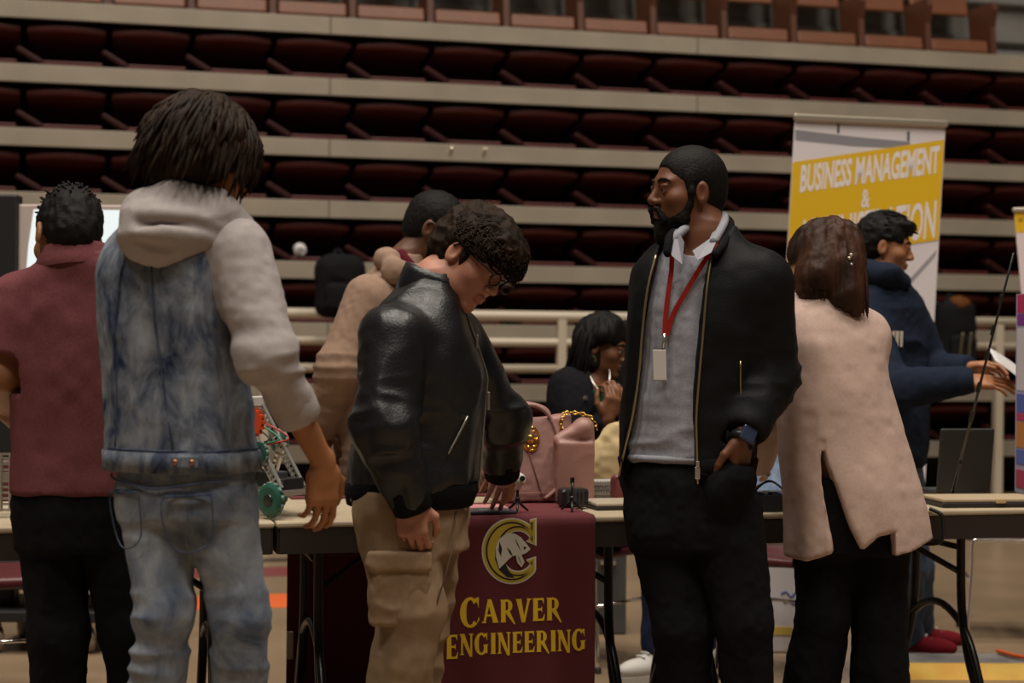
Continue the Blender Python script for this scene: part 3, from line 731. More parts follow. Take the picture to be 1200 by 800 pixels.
# ================= person in the black leather jacket
def leather_man():
    f = (.95, .12); yw = yaw_of(f)
    st = [(P(480, 586, 4.5), .172, .160), (P(483, 560, 4.5), .182, .168), (P(490, 500, 4.5), .178, .162), (P(496, 440, 4.5), .180, .160), (P(491, 395, 4.5), .172, .138), (P(492, 362, 4.5), .145, .108), (P(502, 338, 4.5), .092, .080), (P(508, 322, 4.5), .078, .072)]
    hips = [P(462, 600, 4.41), P(502, 600, 4.58)]; kn = [P(482, 715, 4.38), P(491, 715, 4.6)]; an = [P(452, 915, 4.40), P(464, 915, 4.62)]
    g = person('person in black leather jacket, glasses and khaki cargo trousers looking down at the table', (P(480, 600, 4.5).x, 4.5))
    sk = skin('pink light', (.44, .20, .135))
    arms = [dict(sh=P(462, 395, 4.34), el=P(450, 505, 4.26), wr=P(481, 586, 4.29), hd=(.10, -.02, -1), back=(-.15, -1, 0), right=True, curl=(.55, .85, .5), spread=.03, sc=1.0, thumb=.8),
            dict(sh=P(528, 398, 4.66), el=P(586, 490, 4.78), wr=P(588, 547, 4.87), hd=(-.10, .60, -.42), back=(.30, -.50, .75), right=False, curl=(.15, .25, .2), spread=.06, thumb=.8)]
    b, H = body(g, sk, M('lips pink', (.40, .13, .10), .5), (P(554, 302, 4.5), (.66, -.48, -.57), (.5, 0, .85), 1.05), P(514, 330, 4.5), st, yw, arms, hips, kn, an, neck_r=.062, jaw=1.1)
    lea = M('black leather', (.010, .010, .011), .36, bump=.25, bscale=160, spec=.45)
    S = Sdf(.006); S.loft(st, yw, 2.4)
    for a in arms:
        near = a is arms[0]; c = a['el'].lerp(a['wr'], .90)
        S.cone(a['sh'], a['el'], .088, .074, .03 if near else .05); S.cone(a['el'], c, .074, .052, .03)
        d = (a['wr'] - a['el']).normalized(); S.cyl(c + d * (.03 if near else .004), c + d * .09, .075)
    S.cyl(P(506, 342, 4.5), P(518, 290, 4.5), .072)
    es = [np.array(a['el']) for a in arms]
    def dsp(p):
        w = sum(np.exp(-(np.linalg.norm(p - e, axis=1) / .13) ** 2) for e in es)
        hem = np.clip((P(0, 520, 4.5).z - p[:, 2]) / .1, 0, 1)
        return folds(.006, (11, 11, 7), .002, 30)(p) + w * .011 * (1 - 2 * np.abs(vnoise(p * np.array((10., 10., 22.))))) + hem * .006 * (1 - 2 * np.abs(vnoise(p * np.array((22., 22., 6.)))))
    ja = S.obj('leather_jacket', lea, g, dsp)
    collar_band('collar', lea, ja, P(503, 352, 4.5), (.24, 0, 1), (.95, -.25, -.2), .090, .080, .086, .55, .008, .25)
    zst = [(p, a, q) for p, a, q in st]; zm = M('steel zip', (.42, .40, .36), .35, .9)
    zp = [on_loft(zst, yw, .30, z, .009) for z in np.linspace(P(0, 575, 4.5).z, P(0, 352, 4.5).z, 24)]
    tubes('zip', zm, ja, [(zp, .0028)], 6)
    pm = MB(); q = on_loft(zst, yw, .30, P(0, 464, 4.5).z, .016); pm.box(q, (.004, .003, .024), None, .002); pm.obj('zip_pull', zm, ja)
    pm = MB(); q = on_loft(zst, yw, .42, P(0, 395, 4.5).z, .012); pm.box(q, (.003, .003, .018), None, .001); pm.obj('chest_zip_pull', zm, ja)
    zpk = [on_loft(zst, yw, .95 + .25 * t, P(0, 480 + 42 * t, 4.5).z, .010) for t in np.linspace(0, 1, 8)]; tubes('pocket_zip', zm, ja, [(zpk, .003)], 5)
    rib = fabric('black rib knit', (.009, .009, .010), bump=.8, bscale=300); ring = lambda z, gw: [on_loft(st, yw, t, z, gw) for t in np.linspace(-math.pi, math.pi, 48)]
    mb = MB(); z0 = st[0][0].z; mb.loft([ring(z0 - .012, -.006)[:-1], ring(z0 - .008, .006)[:-1], ring(z0 + .03, .013)[:-1], ring(z0 + .052, .008)[:-1]], caps=False); mb.obj('hem_band', rib, ja, smooth=True)
    for a in arms:
        c = a['el'].lerp(a['wr'], .90); d = (a['wr'] - a['el']).normalized()
        tubes('cuff', rib, ja, [([c - d * .025, c - d * .01, c + d * .045, c + d * .052], [.05, .055, .051, .040])], 20)
    # cargo trousers
    T = Sdf(.006); T.loft([(P(481, 560, 4.5), .155, .135), (P(483, 610, 4.5), .16, .142), (P(486, 640, 4.5), .15, .135)], yw, 2.3, .02); legs(T, hips, kn, an, .106, .080, .086, .03)
    kh = fabric('khaki cotton', (.30, .205, .125), var=.08, vscale=40)
    def kd(p): return .008 * (1 - 2 * np.abs(vnoise(p * np.array((9., 9., 12.))))) + .003 * vnoise(p * 26)
    tr = T.obj('cargo_trousers', kh, g, kd)
    B = Sdf(.005); pk = P(470, 685, 4.40) + Vector((.0, -.088, 0)); A = frame((.2, -1, .0)); 
    B.box(pk, (.020, .075, .088), A, .012, 0); po = B.obj('cargo_pocket', kh, tr, folds(.005, (14, 14, 18), .002))
    B = Sdf(.005); B.box(pk + Vector((0, -.008, .074)), (.022, .082, .026), A, .010, 0); B.obj('pocket_flap', kh, po, folds(.004, (14, 14, 18)))
    tubes('seam', fabric('khaki seam', (.13, .085, .05)), tr, [(bez([P(535, 590, 4.40), P(528, 650, 4.33), P(508, 720, 4.32)], 8), .0025)], 5)
    shoes(g, an, [(1, -.1), (1, .15)], MATS['black leather shoe'], MATS['black sole'])
    # curly mop
    C = Sdf(.005); hair_cap(C, H, .016, .038, -.082, 0, .015)
    C.ell(hpt(H, (.045, 0, .080)), (.068, .078, .038), H['A'], .03); C.ell(hpt(H, (.094, 0, .056)), (.026, .062, .032), H['A'], .02)
    hr = C.obj('hair', BRN_HAIR, g, folds(.007, (30, 30, 30), .005, 75))
    L = []
    for i in range(1300):
        th, ph = rng.uniform(0, 2 * math.pi), math.acos(rng.uniform(-.1, 1))
        nq = Vector((math.sin(ph) * math.cos(th), math.sin(ph) * math.sin(th), math.cos(ph)))
        q = Vector((-.006, 0, .040)) + Vector((nq.x * .114, nq.y * .090, nq.z * .086))
        if q.z < .02 and q.x > .01: continue
        t1 = nq.orthogonal().normalized(); t2 = nq.cross(t1); a0 = rng.uniform(0, 6.28); rr = rng.uniform(.010, .018)
        pts = [hpt(H, q + nq * (.012 * k / 6 - .004) + (t1 * math.cos(a0 + k * .55) + t2 * math.sin(a0 + k * .55)) * rr + Vector((.003 * k, 0, -.0012 * k))) for k in range(8)]
        L.append((pts, [.002, .003, .003, .003, .0028, .0025, .002, .0006]))
    tubes('curls', BRN_HAIR, hr, L, 5); brows(H, g, BRN_HAIR, .0055); eyes(H, g, MATS['dark iris']); glasses(H, g)
    tubes('sideburn', BRN_HAIR, hr, [([hpt(H, (.022, -.072, .01)), hpt(H, (.024, -.071, -.015)), hpt(H, (.026, -.068, -.032))], [.012, .010, .003])], 8)
leather_man()

# ================= bearded person with the lanyard
def lanyard_man():
    f = (-.32, -.95); yw = yaw_of(f)
    st = [(P(806, 552, 4.65), .178, .130), (P(806, 510, 4.65), .182, .135), (P(810, 450, 4.65), .178, .138), (P(815, 390, 4.65), .184, .142), (P(821, 340, 4.65), .194, .135), (P(820, 310, 4.65), .180, .115), (P(822, 285, 4.65), .120, .092), (P(824, 266, 4.65), .080, .076)]
    hips = [P(776, 600, 4.68), P(846, 600, 4.62)]; kn = [P(800, 735, 4.63), P(872, 728, 4.58)]; an = [P(806, 900, 4.68), P(884, 900, 4.64)]
    g = person('bearded person in black bomber jacket with red lanyard and white badge', (P(810, 600, 4.65).x, 4.65))
    sk = skin('rich brown', (.155, .058, .027))
    arms = [dict(sh=P(773, 336, 4.74), el=P(757, 440, 4.82), wr=P(757, 525, 4.75), hd=(.3, -.1, -1), back=(-.8, .2, 0), right=True, curl=(.2, .3, .2)),
            dict(sh=P(890, 332, 4.60), el=P(900, 440, 4.62), wr=P(871, 511, 4.505), hd=(-.10, .22, -1), back=(.75, -.6, 0), right=False, curl=(.2, .3, .2), spread=.02, fr=.042)]
    b, H = body(g, sk, M('lips dark rose', (.19, .07, .055), .45), (P(806, 223, 4.65), (-.93, -.34, .0), (.03, 0, 1), 1.0), P(822, 275, 4.65), st, yw, arms, hips, kn, an, h=.004, neck_r=.064)
    # grey shirt
    S = Sdf(.006); sst = inner(st, .020); z0 = P(0, 532, 4.65).z
    S.loft([(p, a, q) for p, a, q in sst], yw, 2.3)
    S.box((.5, 4.6, z0 - .3), (1, 1, .3), None, .001, 0, 'sub'); S.cone(P(820, 285, 4.62), P(815, 262, 4.58), .062, .075, .004, 'sub')
    gs = fabric('heather grey jersey', (.31, .315, .36), var=.12, vscale=160); zn = P(0, 470, 4.65).z
    sh = S.obj('shirt', gs, g, lambda p: folds(.005, (10, 10, 4), .0015)(p) + np.clip((zn - p[:, 2]) / .08, 0, 1) * .007 * (1 - 2 * np.abs(vnoise(p * np.array((6., 6., 26.))))))
    tubes('shirt_hem', gs, sh, [([on_loft(sst, yw, t, z0 + .008, .002) for t in np.linspace(-math.pi, math.pi, 40)], .009)], 6)
    # collar points
    lg = fabric('pale grey poplin', (.30, .30, .335))
    mb = MB()
    for pts in ([(781, 286, 4.56), (793, 268, 4.565), (802, 284, 4.515), (800, 310, 4.495), (788, 300, 4.515)], [(846, 250, 4.645), (850, 262, 4.60), (834, 296, 4.505), (818, 305, 4.495), (812, 294, 4.515), (832, 280, 4.565)]):
        pts = [P(*q) for q in pts]; n = len(pts); off = Vector((-.3, -.95, .1)) * .006
        mb.add([q + off for q in pts] + pts, [list(range(n)), [n + i for i in range(n)][::-1]] + [[i, n + i, n + (i + 1) % n, (i + 1) % n] for i in range(n)])
    mb.obj('shirt_collar', lg, sh)
    tubes('collar_stand', lg, sh, [(bez([P(788, 285, 4.55), P(800, 270, 4.57), P(824, 258, 4.72), P(846, 252, 4.68), P(848, 262, 4.60), P(836, 284, 4.54)], 6), .012)], 8)
    # bomber jacket, open at the front
    J = Sdf(.006); J.loft(st, yw, 2.4, grow=.004)
    for a in arms:
        c = a['el'].lerp(a['wr'], .80); L = a is arms[1]
        J.cone(a['sh'], a['el'], .088 if L else .068, .078 if L else .062, .05); J.cone(a['el'], c, .076 if L else .060, .060, .03)
        d = (a['wr'] - a['el']).normalized(); J.cyl(c + d * .03, c + d * .075, .050)
    yl = [250, 290, 330, 380, 430, 480, 520, 560, 600]; xl = [790, 777, 766, 760, 757, 750, 742, 736, 734]; xr = [836, 836, 829, 825, 821, 818, 819, 821, 822]
    zs = np.array([P(0, y, 4.5).z for y in yl])[::-1]; XL = np.array([P(x, 0, 4.5).x for x in xl])[::-1]; XR = np.array([P(x, 0, 4.5).x for x in xr])[::-1]
    def cut(p): 
        return np.maximum(np.maximum(np.interp(p[:, 2], zs, XL) - p[:, 0], p[:, 0] - np.interp(p[:, 2], zs, XR)), p[:, 1] - 4.66)
    J.op(cut, (XL.min(), 4.3, zs[0]), (XR.max(), 4.66, zs[-1] + .1), .01, 'sub')
    J.cone(P(820, 290, 4.64), P(822, 240, 4.60), .070, .100, .006, 'sub')
    bk = M('black nylon', (.007, .007, .0075), .6, bump=.3, bscale=300, spec=.12)
    es = [np.array(a['el']) for a in arms]
    def jd(p):
        w = sum(np.exp(-(np.linalg.norm(p - e - np.array((0, 0, -.05)), axis=1) / .13) ** 2) for e in es)
        return folds(.005, (9, 9, 5), .002, 30)(p) + w * .010 * (1 - 2 * np.abs(vnoise(p * np.array((8., 8., 24.)))))
    ja = J.obj('bomber_jacket', bk, g, jd)
    tubes('collar', fabric('black rib knit', ()), ja, [(bez([P(782, 300, 4.52), P(786, 276, 4.56), P(806, 262, 4.72), P(838, 252, 4.75), P(856, 262, 4.65), P(848, 285, 4.545), P(836, 300, 4.505)], 6), [.007] + [.012] * 35 + [.007])], 8)
    zm = M('brass zip', (.45, .36, .2), .35, .9)
    def front(xs, dx):
        out = []
        for y, x in zip(yl[1:-1], xs[1:-1]):
            z = P(0, y, 4.5).z; best = min((on_loft(st, yw, t, z, .010) for t in np.linspace(-1.3, 1.3, 140)), key=lambda q: abs(q.x - P(x + dx, 0, 4.5).x)); out.append(best)
        return bez(out, 5)
    zr = front(xr, 2); zlft = front(xl, -2)
    tubes('zip', zm, ja, [(zr[:31], .0032)], 6); tubes('zip', zm, ja, [(zlft[:31], .0032)], 6)
    pm = MB(); q = zr[27]; pm.box(q + Vector((0, -.006, -.02)), (.007, .003, .016), None, .002); pm.box(q + Vector((0, -.006, .004)), (.005, .005, .008), None, .002); pm.obj('zip_pull', M('bright steel', (.75, .7, .65), .2, .9), ja)
    sp = [on_loft(st, yw, -.95 - .10 * t, P(0, 415 + 62 * t, 4.6).z, .012) for t in np.linspace(0, 1, 8)]; tubes('pocket_zip', zm, ja, [(sp, .0022)], 5)
    for a in arms:
        c = a['el'].lerp(a['wr'], .80); d = (a['wr'] - a['el']).normalized()
        tubes('cuff', MATS['black rib knit'], ja, [([c - d * .02, c - d * .005, c + d * .03, c + d * .036], [.054, .060, .054, .04])], 18)
    mb = MB(); zh = st[0][0].z; ts = np.linspace(1.05, 2 * math.pi - .45, 40)
    mb.loft([[on_loft(st, yw, t, zh - .012, -.004 if k in (0,) else .004) for t in ts] for k in (0, 1)] + [[on_loft(st, yw, t, zh + .035, .012) for t in ts], [on_loft(st, yw, t, zh + .05, .0) for t in ts]], caps=False, closed=False)
    mb.obj('hem_band', MATS['black rib knit'], ja, smooth=True)
    # watch
    a = arms[1]; d = (a['wr'] - a['el']).normalized(); wc = a['wr'] + d * .012; n = Vector((.2, -1, .15)).normalized(); n = (n - d * n.dot(d)).normalized(); sd = d.cross(n)
    w = MB(); w.tube([wc - d * .010, wc - d * .009, wc + d * .009, wc + d * .010], [.030, .036, .036, .030], 20); wo = w.obj('wristwatch', M('black strap', (.01, .01, .012), .4), g, smooth=True)
    w = MB(); w.box(wc + n * .038, (.021, .024, .006), (sd, d, n), .004); wf = w.obj('watch_face', M('dark watch glass', (.03, .04, .07), .12, .2), wo)
    # lanyard and badge
    red = fabric('red webbing', (.30, .020, .016)); bc = on_loft(st, yw, .10, P(0, 392, 4.5).z, .02); 
    bot = P(783, 388, 4.49)
    lst = inner(st, .018)
    def face_pt(x, y, g_=.008):
        z = P(0, y, 4.5).z; return min((on_loft(lst, yw, t, z, g_) for t in np.linspace(-1.4, 1.4, 160)), key=lambda q: abs(q.x - P(x, 0, q.y).x))
    a1 = [P(806, 262, 4.74), P(790, 283, 4.55)] + [face_pt(x, y, .014 if y < 312 else .009) for x, y in ((789, 310), (786, 340), (783, 365), (782, 386))]
    a2 = [P(812, 262, 4.74), P(845, 266, 4.64), P(838, 286, 4.535)] + [face_pt(x, y, .014 if y < 312 else .009) for x, y in ((826, 302), (806, 335), (792, 362), (784, 386))]
    mb = MB()
    for pl in (a1, a2):
        pl = bez(pl, 6); n_ = Vector((-.32, -.95, 0)); rr = []
        for i, p in enumerate(pl):
            t = (pl[min(i + 1, len(pl) - 1)] - pl[max(i - 1, 0)]).normalized(); s_ = t.cross(n_).normalized(); nn = s_.cross(t)
            rr.append([p + s_ * .0065 + nn * .001, p - s_ * .0065 + nn * .001, p - s_ * .0065 - nn * .001, p + s_ * .0065 - nn * .001])
        mb.loft(rr)
    la = mb.obj('lanyard', red, g)
    tubes('clip', M('bright steel', ()), la, [([face_pt(783, 384, .013), face_pt(782, 394, .014), face_pt(780, 403, .014)], .004)], 8)
    mb = MB(); c = face_pt(777, 421, .018); ux = Vector((.95, -.32, .0)).normalized(); uz = (Vector((-.03, 0, 1))).normalized()
    mb.box(c, (.018, .0025, .041), (ux, Vector((-.32, -.95, 0)), uz), .002); mb.obj('badge', M('white plastic', (.62, .58, .54), .35), la)
    # trousers
    T = Sdf(.006); tst = [(P(808, 540, 4.65), .150, .108), (P(809, 565, 4.65), .168, .125), (P(810, 615, 4.65), .170, .128), (P(810, 640, 4.65), .16, .122)]; T.loft(tst, yw, 2.3, .02); legs(T, hips, kn, an, .106, .074, .066, .035)
    T.ell(P(862, 556, 4.535), (.052, .062, .070), None, .03); T.ell(P(850, 575, 4.53), (.055, .06, .075), None, .03); T.ell(P(745, 560, 4.72), (.04, .05, .06), None, .03)
    T.cyl(P(872, 500, 4.49), P(866, 542, 4.515), .034, .004); T.box(P(884, 532, 4.49), (.028, .06, .03), None, .01, .01, 'sub')
    T.obj('trousers', fabric('black cotton', ()), g, folds(.006, (10, 10, 6), .002))
    shoes(g, an, [(-.4, -1), (.15, -1)], MATS['black leather shoe'], MATS['black sole'])
    C = Sdf(.004); hair_cap(C, H, .0035, .062, -.062, 0, .004); [C.ell(hpt(H, (.022, .0665 * y, .012)), (.017, .0075, .034), H['A'], .012) for y in (-1, 1)]; C.obj('hair', BLK_HAIR, g, folds(.0006, (160, 160, 160)))
    B = Sdf(.0035); c_, A, s_ = H['c'], H['A'], H['sc']
    B.ell(hpt(H, (.030, 0, -.079)), (.053, .0610, .040), A, .0); B.ell(hpt(H, (.069, 0, -.104)), (.027, .031, .027), A, .02); B.ell(hpt(H, (.074, 0, -.128)), (.020, .022, .018), A, .02)
    for y in (-1, 1): B.chain([hpt(H, (.040, .052 * y, -.080)), hpt(H, (.026, .0575 * y, -.045)), hpt(H, (.022, .066 * y, -.010)), hpt(H, (.020, .069 * y, .022))], [.013, .009, .008, .009], .02); B.ell(hpt(H, (-.004, .085 * y, -.012)), (.018, .03, .036), A, .002, 'sub')
    B.cone(hpt(H, (.101, -.020, -.056)), hpt(H, (.101, .020, -.056)), .0055, .0055, .005)
    for y in (-1, 1): B.cone(hpt(H, (.099, .022 * y, -.056)), hpt(H, (.085, .030 * y, -.085)), .006, .01, .008)
    B.ell(hpt(H, (.10, 0, -.0675)), (.02, .021, .0095), A, .004, 'sub')
    B.box(hpt(H, (.0, 0, -.015)), (.2, .2, .0), A, 0, 0, 'sub') if False else None
    B.obj('beard', BLK_HAIR, g, folds(.0015, (110, 110, 110)))
    brows(H, g, BLK_HAIR, .0045); eyes(H, g, MATS['dark iris'])
lanyard_man()

# ================= person in the pale pink cardigan
def cardigan_woman():
    f = (-.25, .97); yw = yaw_of(f)
    st = [(P(1010, 650, 4.8), .208, .17), (P(1005, 610, 4.8), .200, .168), (P(995, 560, 4.8), .192, .160), (P(985, 500, 4.8), .176, .145), (P(976, 445, 4.8), .158, .13), (P(968, 400, 4.81), .168, .125), (P(964, 368, 4.82), .140, .10), (P(964, 345, 4.83), .075, .07)]
    hips = [P(972, 620, 4.8), P(1026, 620, 4.8)]; kn = [P(964, 722, 4.78), P(1030, 722, 4.8)]; an = [P(938, 885, 4.82), P(1034, 885, 4.82)]
    g = person('person with long dark hair in pale pink cardigan and flared black trousers', (P(990, 600, 4.8).x, 4.8))
    sk = skin('light tan', (.36, .18, .10))
    arms = [dict(sh=P(915, 392, 4.86), el=P(902, 478, 4.96), wr=P(886, 545, 5.18), hd=(-.2, .9, -.12), back=(0, .3, .8), right=False),
            dict(sh=P(1012, 392, 4.86), el=P(1012, 470, 5.0), wr=P(970, 535, 5.2), hd=(-.4, .9, -.10), back=(0, .3, .8), right=True)]
    b, H = body(g, sk, M('lips rose', (.34, .12, .10), .5), (P(961, 310, 4.86), (-.62, .72, -.30), (-.1, .25, 1), .98), P(963, 350, 4.83), st, yw, arms, hips, kn, an, neck_r=.05, gr=.065)
    S = Sdf(.006)
    S.loft(st, yw, 2.2, fold=lambda p, a: 1 + .022 * np.clip((P(0, 520, 4.8).z - p[:, 2]) / .3, 0, 1) * np.sin(a * 9 + 1.0))
    for a in arms:
        S.cone(a['sh'], a['el'], .070, .062, .05); S.cone(a['el'], a['el'].lerp(a['wr'], .9), .060, .050, .04)
    yb = [520, 540, 560, 600, 640, 680]; sl = [969, 969, 970, 976, 981, 983]; sr = [970, 976, 985, 1000, 1018, 1036]
    zs = np.array([P(0, y, 4.65).z for y in yb])[::-1]; XL = np.array([P(x, 0, 4.65).x for x in sl])[::-1]; XR = np.array([P(x, 0, 4.65).x for x in sr])[::-1]
    S.op(lambda p: np.maximum(np.maximum(np.interp(p[:, 2], zs, XL) - p[:, 0], p[:, 0] - np.interp(p[:, 2], zs, XR)), p[:, 1] - 4.78), (XL.min(), 4.4, zs[0] - .05), (XR.max(), 4.8, zs[-1]), .006, 'sub')
    xh = np.array([P(x, 0, 4.68).x for x in (905, 925, 955, 984, 1008, 1012, 1030, 1050, 1052, 1075, 1100)]); zh = np.array([P(0, y, 4.68).z for y in (658, 656, 646, 634, 634, 630, 616, 612, 640, 636, 626)])
    S.op(lambda p: p[:, 2] - np.interp(p[:, 0], xh, zh), (xh[0], 4.4, .4), (xh[-1], 5.2, zh.max()), .004, 'sub')
    S.ell(P(964, 345, 4.83) + Vector((0, .02, .045)), (.058, .058, .05), None, .01, 'sub')
    zk = P(0, 480, 4.8).z
    def cd(p):
        w = np.clip((zk - p[:, 2]) / .3, 0, 1); return folds(.006, (6, 6, 7), .0, ridge=False)(p) + w * .009 * vnoise(p * np.array((13., 13., 2.2))) + .0015 * vnoise(p * 40)
    S.obj('cardigan', fabric('pale pink knit', (.56, .405, .345), var=.05, vscale=120), g, cd)
    T = Sdf(.006); T.loft([(P(995, 560, 4.8), .158, .125), (P(999, 620, 4.8), .165, .135), (P(1000, 645, 4.8), .158, .13)], yw, 2.3, .02); legs(T, hips, kn, an, .098, .070, .092, .03)
    T.obj('trousers', fabric('black cotton', ()), g, folds(.006, (9, 9, 4), .002))
    shoes(g, an, [(-.3, 1), (.1, 1)], MATS['black leather shoe'], MATS['black sole'])
    wh = M('brown hair', (.018, .010, .007), .55, bump=.4, bscale=160, spec=.18, var=.4, vscale=14, col2=(.060, .022, .010), stretch=(1, 1, .25))
    C = Sdf(.005); hair_cap(C, H, .009, .050, -.09, 0, .015)
    bx = hpt(H, (-.06, 0, .03))
    C.chain([bx, P(982, 318, 4.79), P(992, 345, 4.755), P(1003, 362, 4.745)], [.075, .066, .042, .018], .04); C.chain([bx, P(958, 325, 4.78), P(948, 342, 4.77)], [.07, .055, .03], .03)
    hr = C.obj('hair', wh, g, lambda p: .006 * (1 - 2 * np.abs(vnoise(p * np.array((45., 45., 7.))))) + .002 * vnoise(p * np.array((110., 110., 20.))))
    L = []
    for i in range(110):
        u = rng.uniform(0, 1); a0 = P(945 + 55 * u, 285 + rng.uniform(-8, 8), 4.775 + .03 * abs(u - .5)); e = P(948 + 70 * u, 338 + 30 * u + rng.uniform(-10, 8), 4.735 + rng.uniform(-.005, .02))
        L.append((bez([a0, a0.lerp(e, .45) + Vector((.012, -.012, .01)), e], 4), [.003] * 4 + [.0035] * 4 + [.0008]))
    tubes('hair_strands', wh, hr, L, 5)
    mb = MB(); c = P(995, 306, 4.725)
    for k in range(5): mb.lathe(c + Vector((.006 * math.sin(k * 2.1), -.002, .009 * (k - 2))), [(.0005, -.005), (.005, -.002), (.005, .002), (.0005, .005)], (0, 1, 0), 10)
    mb.obj('hair_clip', M('pearl clip', (.65, .55, .45), .2, .4), hr); brows(H, g, BRN_HAIR); eyes(H, g, MATS['dark iris'])
cardigan_woman()

# ================= young person in the navy hoodie beyond the right table
def navy_man():
    D = 6.55; f = (.62, -.78); yw = yaw_of(f)
    st = [(P(1036, 545, D), .17, .135), (P(1038, 490, D), .172, .138), (P(1040, 430, D), .175, .135), (P(1040, 380, D), .185, .13), (P(1036, 345, D), .150, .105), (P(1033, 325, D), .085, .08), (P(1033, 314, D), .066, .066)]
    hips = [P(1030, 590, D - .09), P(1045, 590, D + .09)]; kn = [P(1060, 665, D), P(1072, 665, D + .16)]; an = [P(1064, 744, D + .30), P(1076, 738, D + .46)]
    g = person('young person in navy hoodie beyond the right table holding out a paper', (P(1040, 600, D).x, D))
    sk = skin('warm tan', (.36, .155, .075))
    arms = [dict(sh=P(1004, 368, D - .06), el=P(1046, 456, D - .24), wr=P(1134, 446, D - .32), hd=(1, -.1, -.05), back=(.1, -.5, .8), right=True, curl=(.15, .25, .2), spread=.10, thumb=.2),
            dict(sh=P(1062, 372, D + .12), el=P(1092, 438, D + .05), wr=P(1130, 432, D - .12), hd=(1, -.1, .1), back=(.1, .4, .8), right=False, curl=(.4, .5, .3))]
    b, H = body(g, sk, M('lips warm', (.32, .11, .08), .5), (P(1037, 288, D), (.94, -.22, -.16), (.1, 0, 1), .98), P(1034, 325, D), st, yw, arms, hips, kn, an, h=.005)
    nv = fabric('navy fleece', (.014, .020, .036), var=.1, vscale=120)
    S = Sdf(.007); S.loft(st, yw, 2.4)
    for a in arms:
        c = a['el'].lerp(a['wr'], .9); S.cone(a['sh'], a['el'], .082, .074, .05); S.cone(a['el'], c, .074, .052, .03)
        d = (a['wr'] - a['el']).normalized(); S.cyl(c + d * .03, c + d * .12, .07)
    S.cone(P(1034, 318, D), P(1036, 295, D), .058, .07, .008, 'sub')
    hd = S.obj('hoodie', nv, g, folds(.008, (9, 9, 9), .002))
    Dh = Sdf(.007); Dh.chain([P(1058, 330, D - .07), P(1040, 322, D - .11), P(1016, 322, D - .05), P(1010, 328, D + .05)], [.03, .042, .05, .045], .03); Dh.obj('hood', nv, hd, folds(.005, (14, 14, 14)))
    for a in arms:
        c = a['el'].lerp(a['wr'], .9); d = (a['wr'] - a['el']).normalized(); tubes('cuff', nv, hd, [([c - d * .02, c, c + d * .045, c + d * .05], [.05, .054, .046, .036])], 16)
    # pale lettering across the chest
    lt = M('pale print', (.55, .50, .42), .7); mb = MB()
    for r_, (x0, n_) in enumerate(((1044, 4),)):
        for k in range(n_):
            z0, z1 = P(0, 397, D).z, P(0, 379, D).z; t0 = -.02 + .0
            q = [min((on_loft(st, yw, t, z, .020) for t in np.linspace(-1.5, 1.5, 120)), key=lambda w: abs(w.x - P(x0 + 4.6 * k + dx, 0, w.y).x)) for dx, z in ((0, z0), (3.2, z0), (3.2, z1), (0, z1))]
            nn = Vector((.62, -.78, 0)).normalized() * .002; mb.add([v + nn for v in q] + q, [[0, 1, 2, 3], [0, 4, 5, 1], [1, 5, 6, 2], [2, 6, 7, 3], [3, 7, 4, 0]])
    mb.obj('chest_print', lt, hd)
    T = Sdf(.007); T.loft([(P(1037, 535, D), .155, .12), (P(1037, 600, D), .165, .13)], yw, 2.3, .02); legs(T, hips, kn, an, .095, .07, .06)
    T.obj('jeans', denim('blue denim', (.045, .075, .13), (.10, .14, .20), 12, (1, 1, .6)), g, folds(.006, (9, 9, 14)))
    shoes(g, an, [(1, -.35), (1, -.2)], fabric('dark red canvas', (.17, .012, .018)), RUBBER, M('white lace', ()), sc=1.05)
    C = Sdf(.005); hair_cap(C, H, .014, .052, -.072, 0, .012); C.ell(hpt(H, (.05, 0, .088)), (.055, .066, .026), H['A'], .02)
    hr = C.obj('hair', BLK_HAIR, g, folds(.004, (40, 40, 40), .002, 90))
    L = []
    for i in range(130):
        th, ph = rng.uniform(0, 2 * math.pi), rng.uniform(0, 1.3); nq = Vector((math.sin(ph) * math.cos(th), math.sin(ph) * math.sin(th), math.cos(ph)))
        q = Vector((-.006 + nq.x * .105, nq.y * .082, .036 + nq.z * .096)); e = q + nq * .008 + Vector((.020, 0, -.004))
        L.append(([hpt(H, q - nq * .006), hpt(H, q + nq * .008), hpt(H, e)], [.005, .004, .001]))
    tubes('hair_tufts', BLK_HAIR, hr, L, 5); brows(H, g, BLK_HAIR); eyes(H, g, MATS['dark iris'])
navy_man()

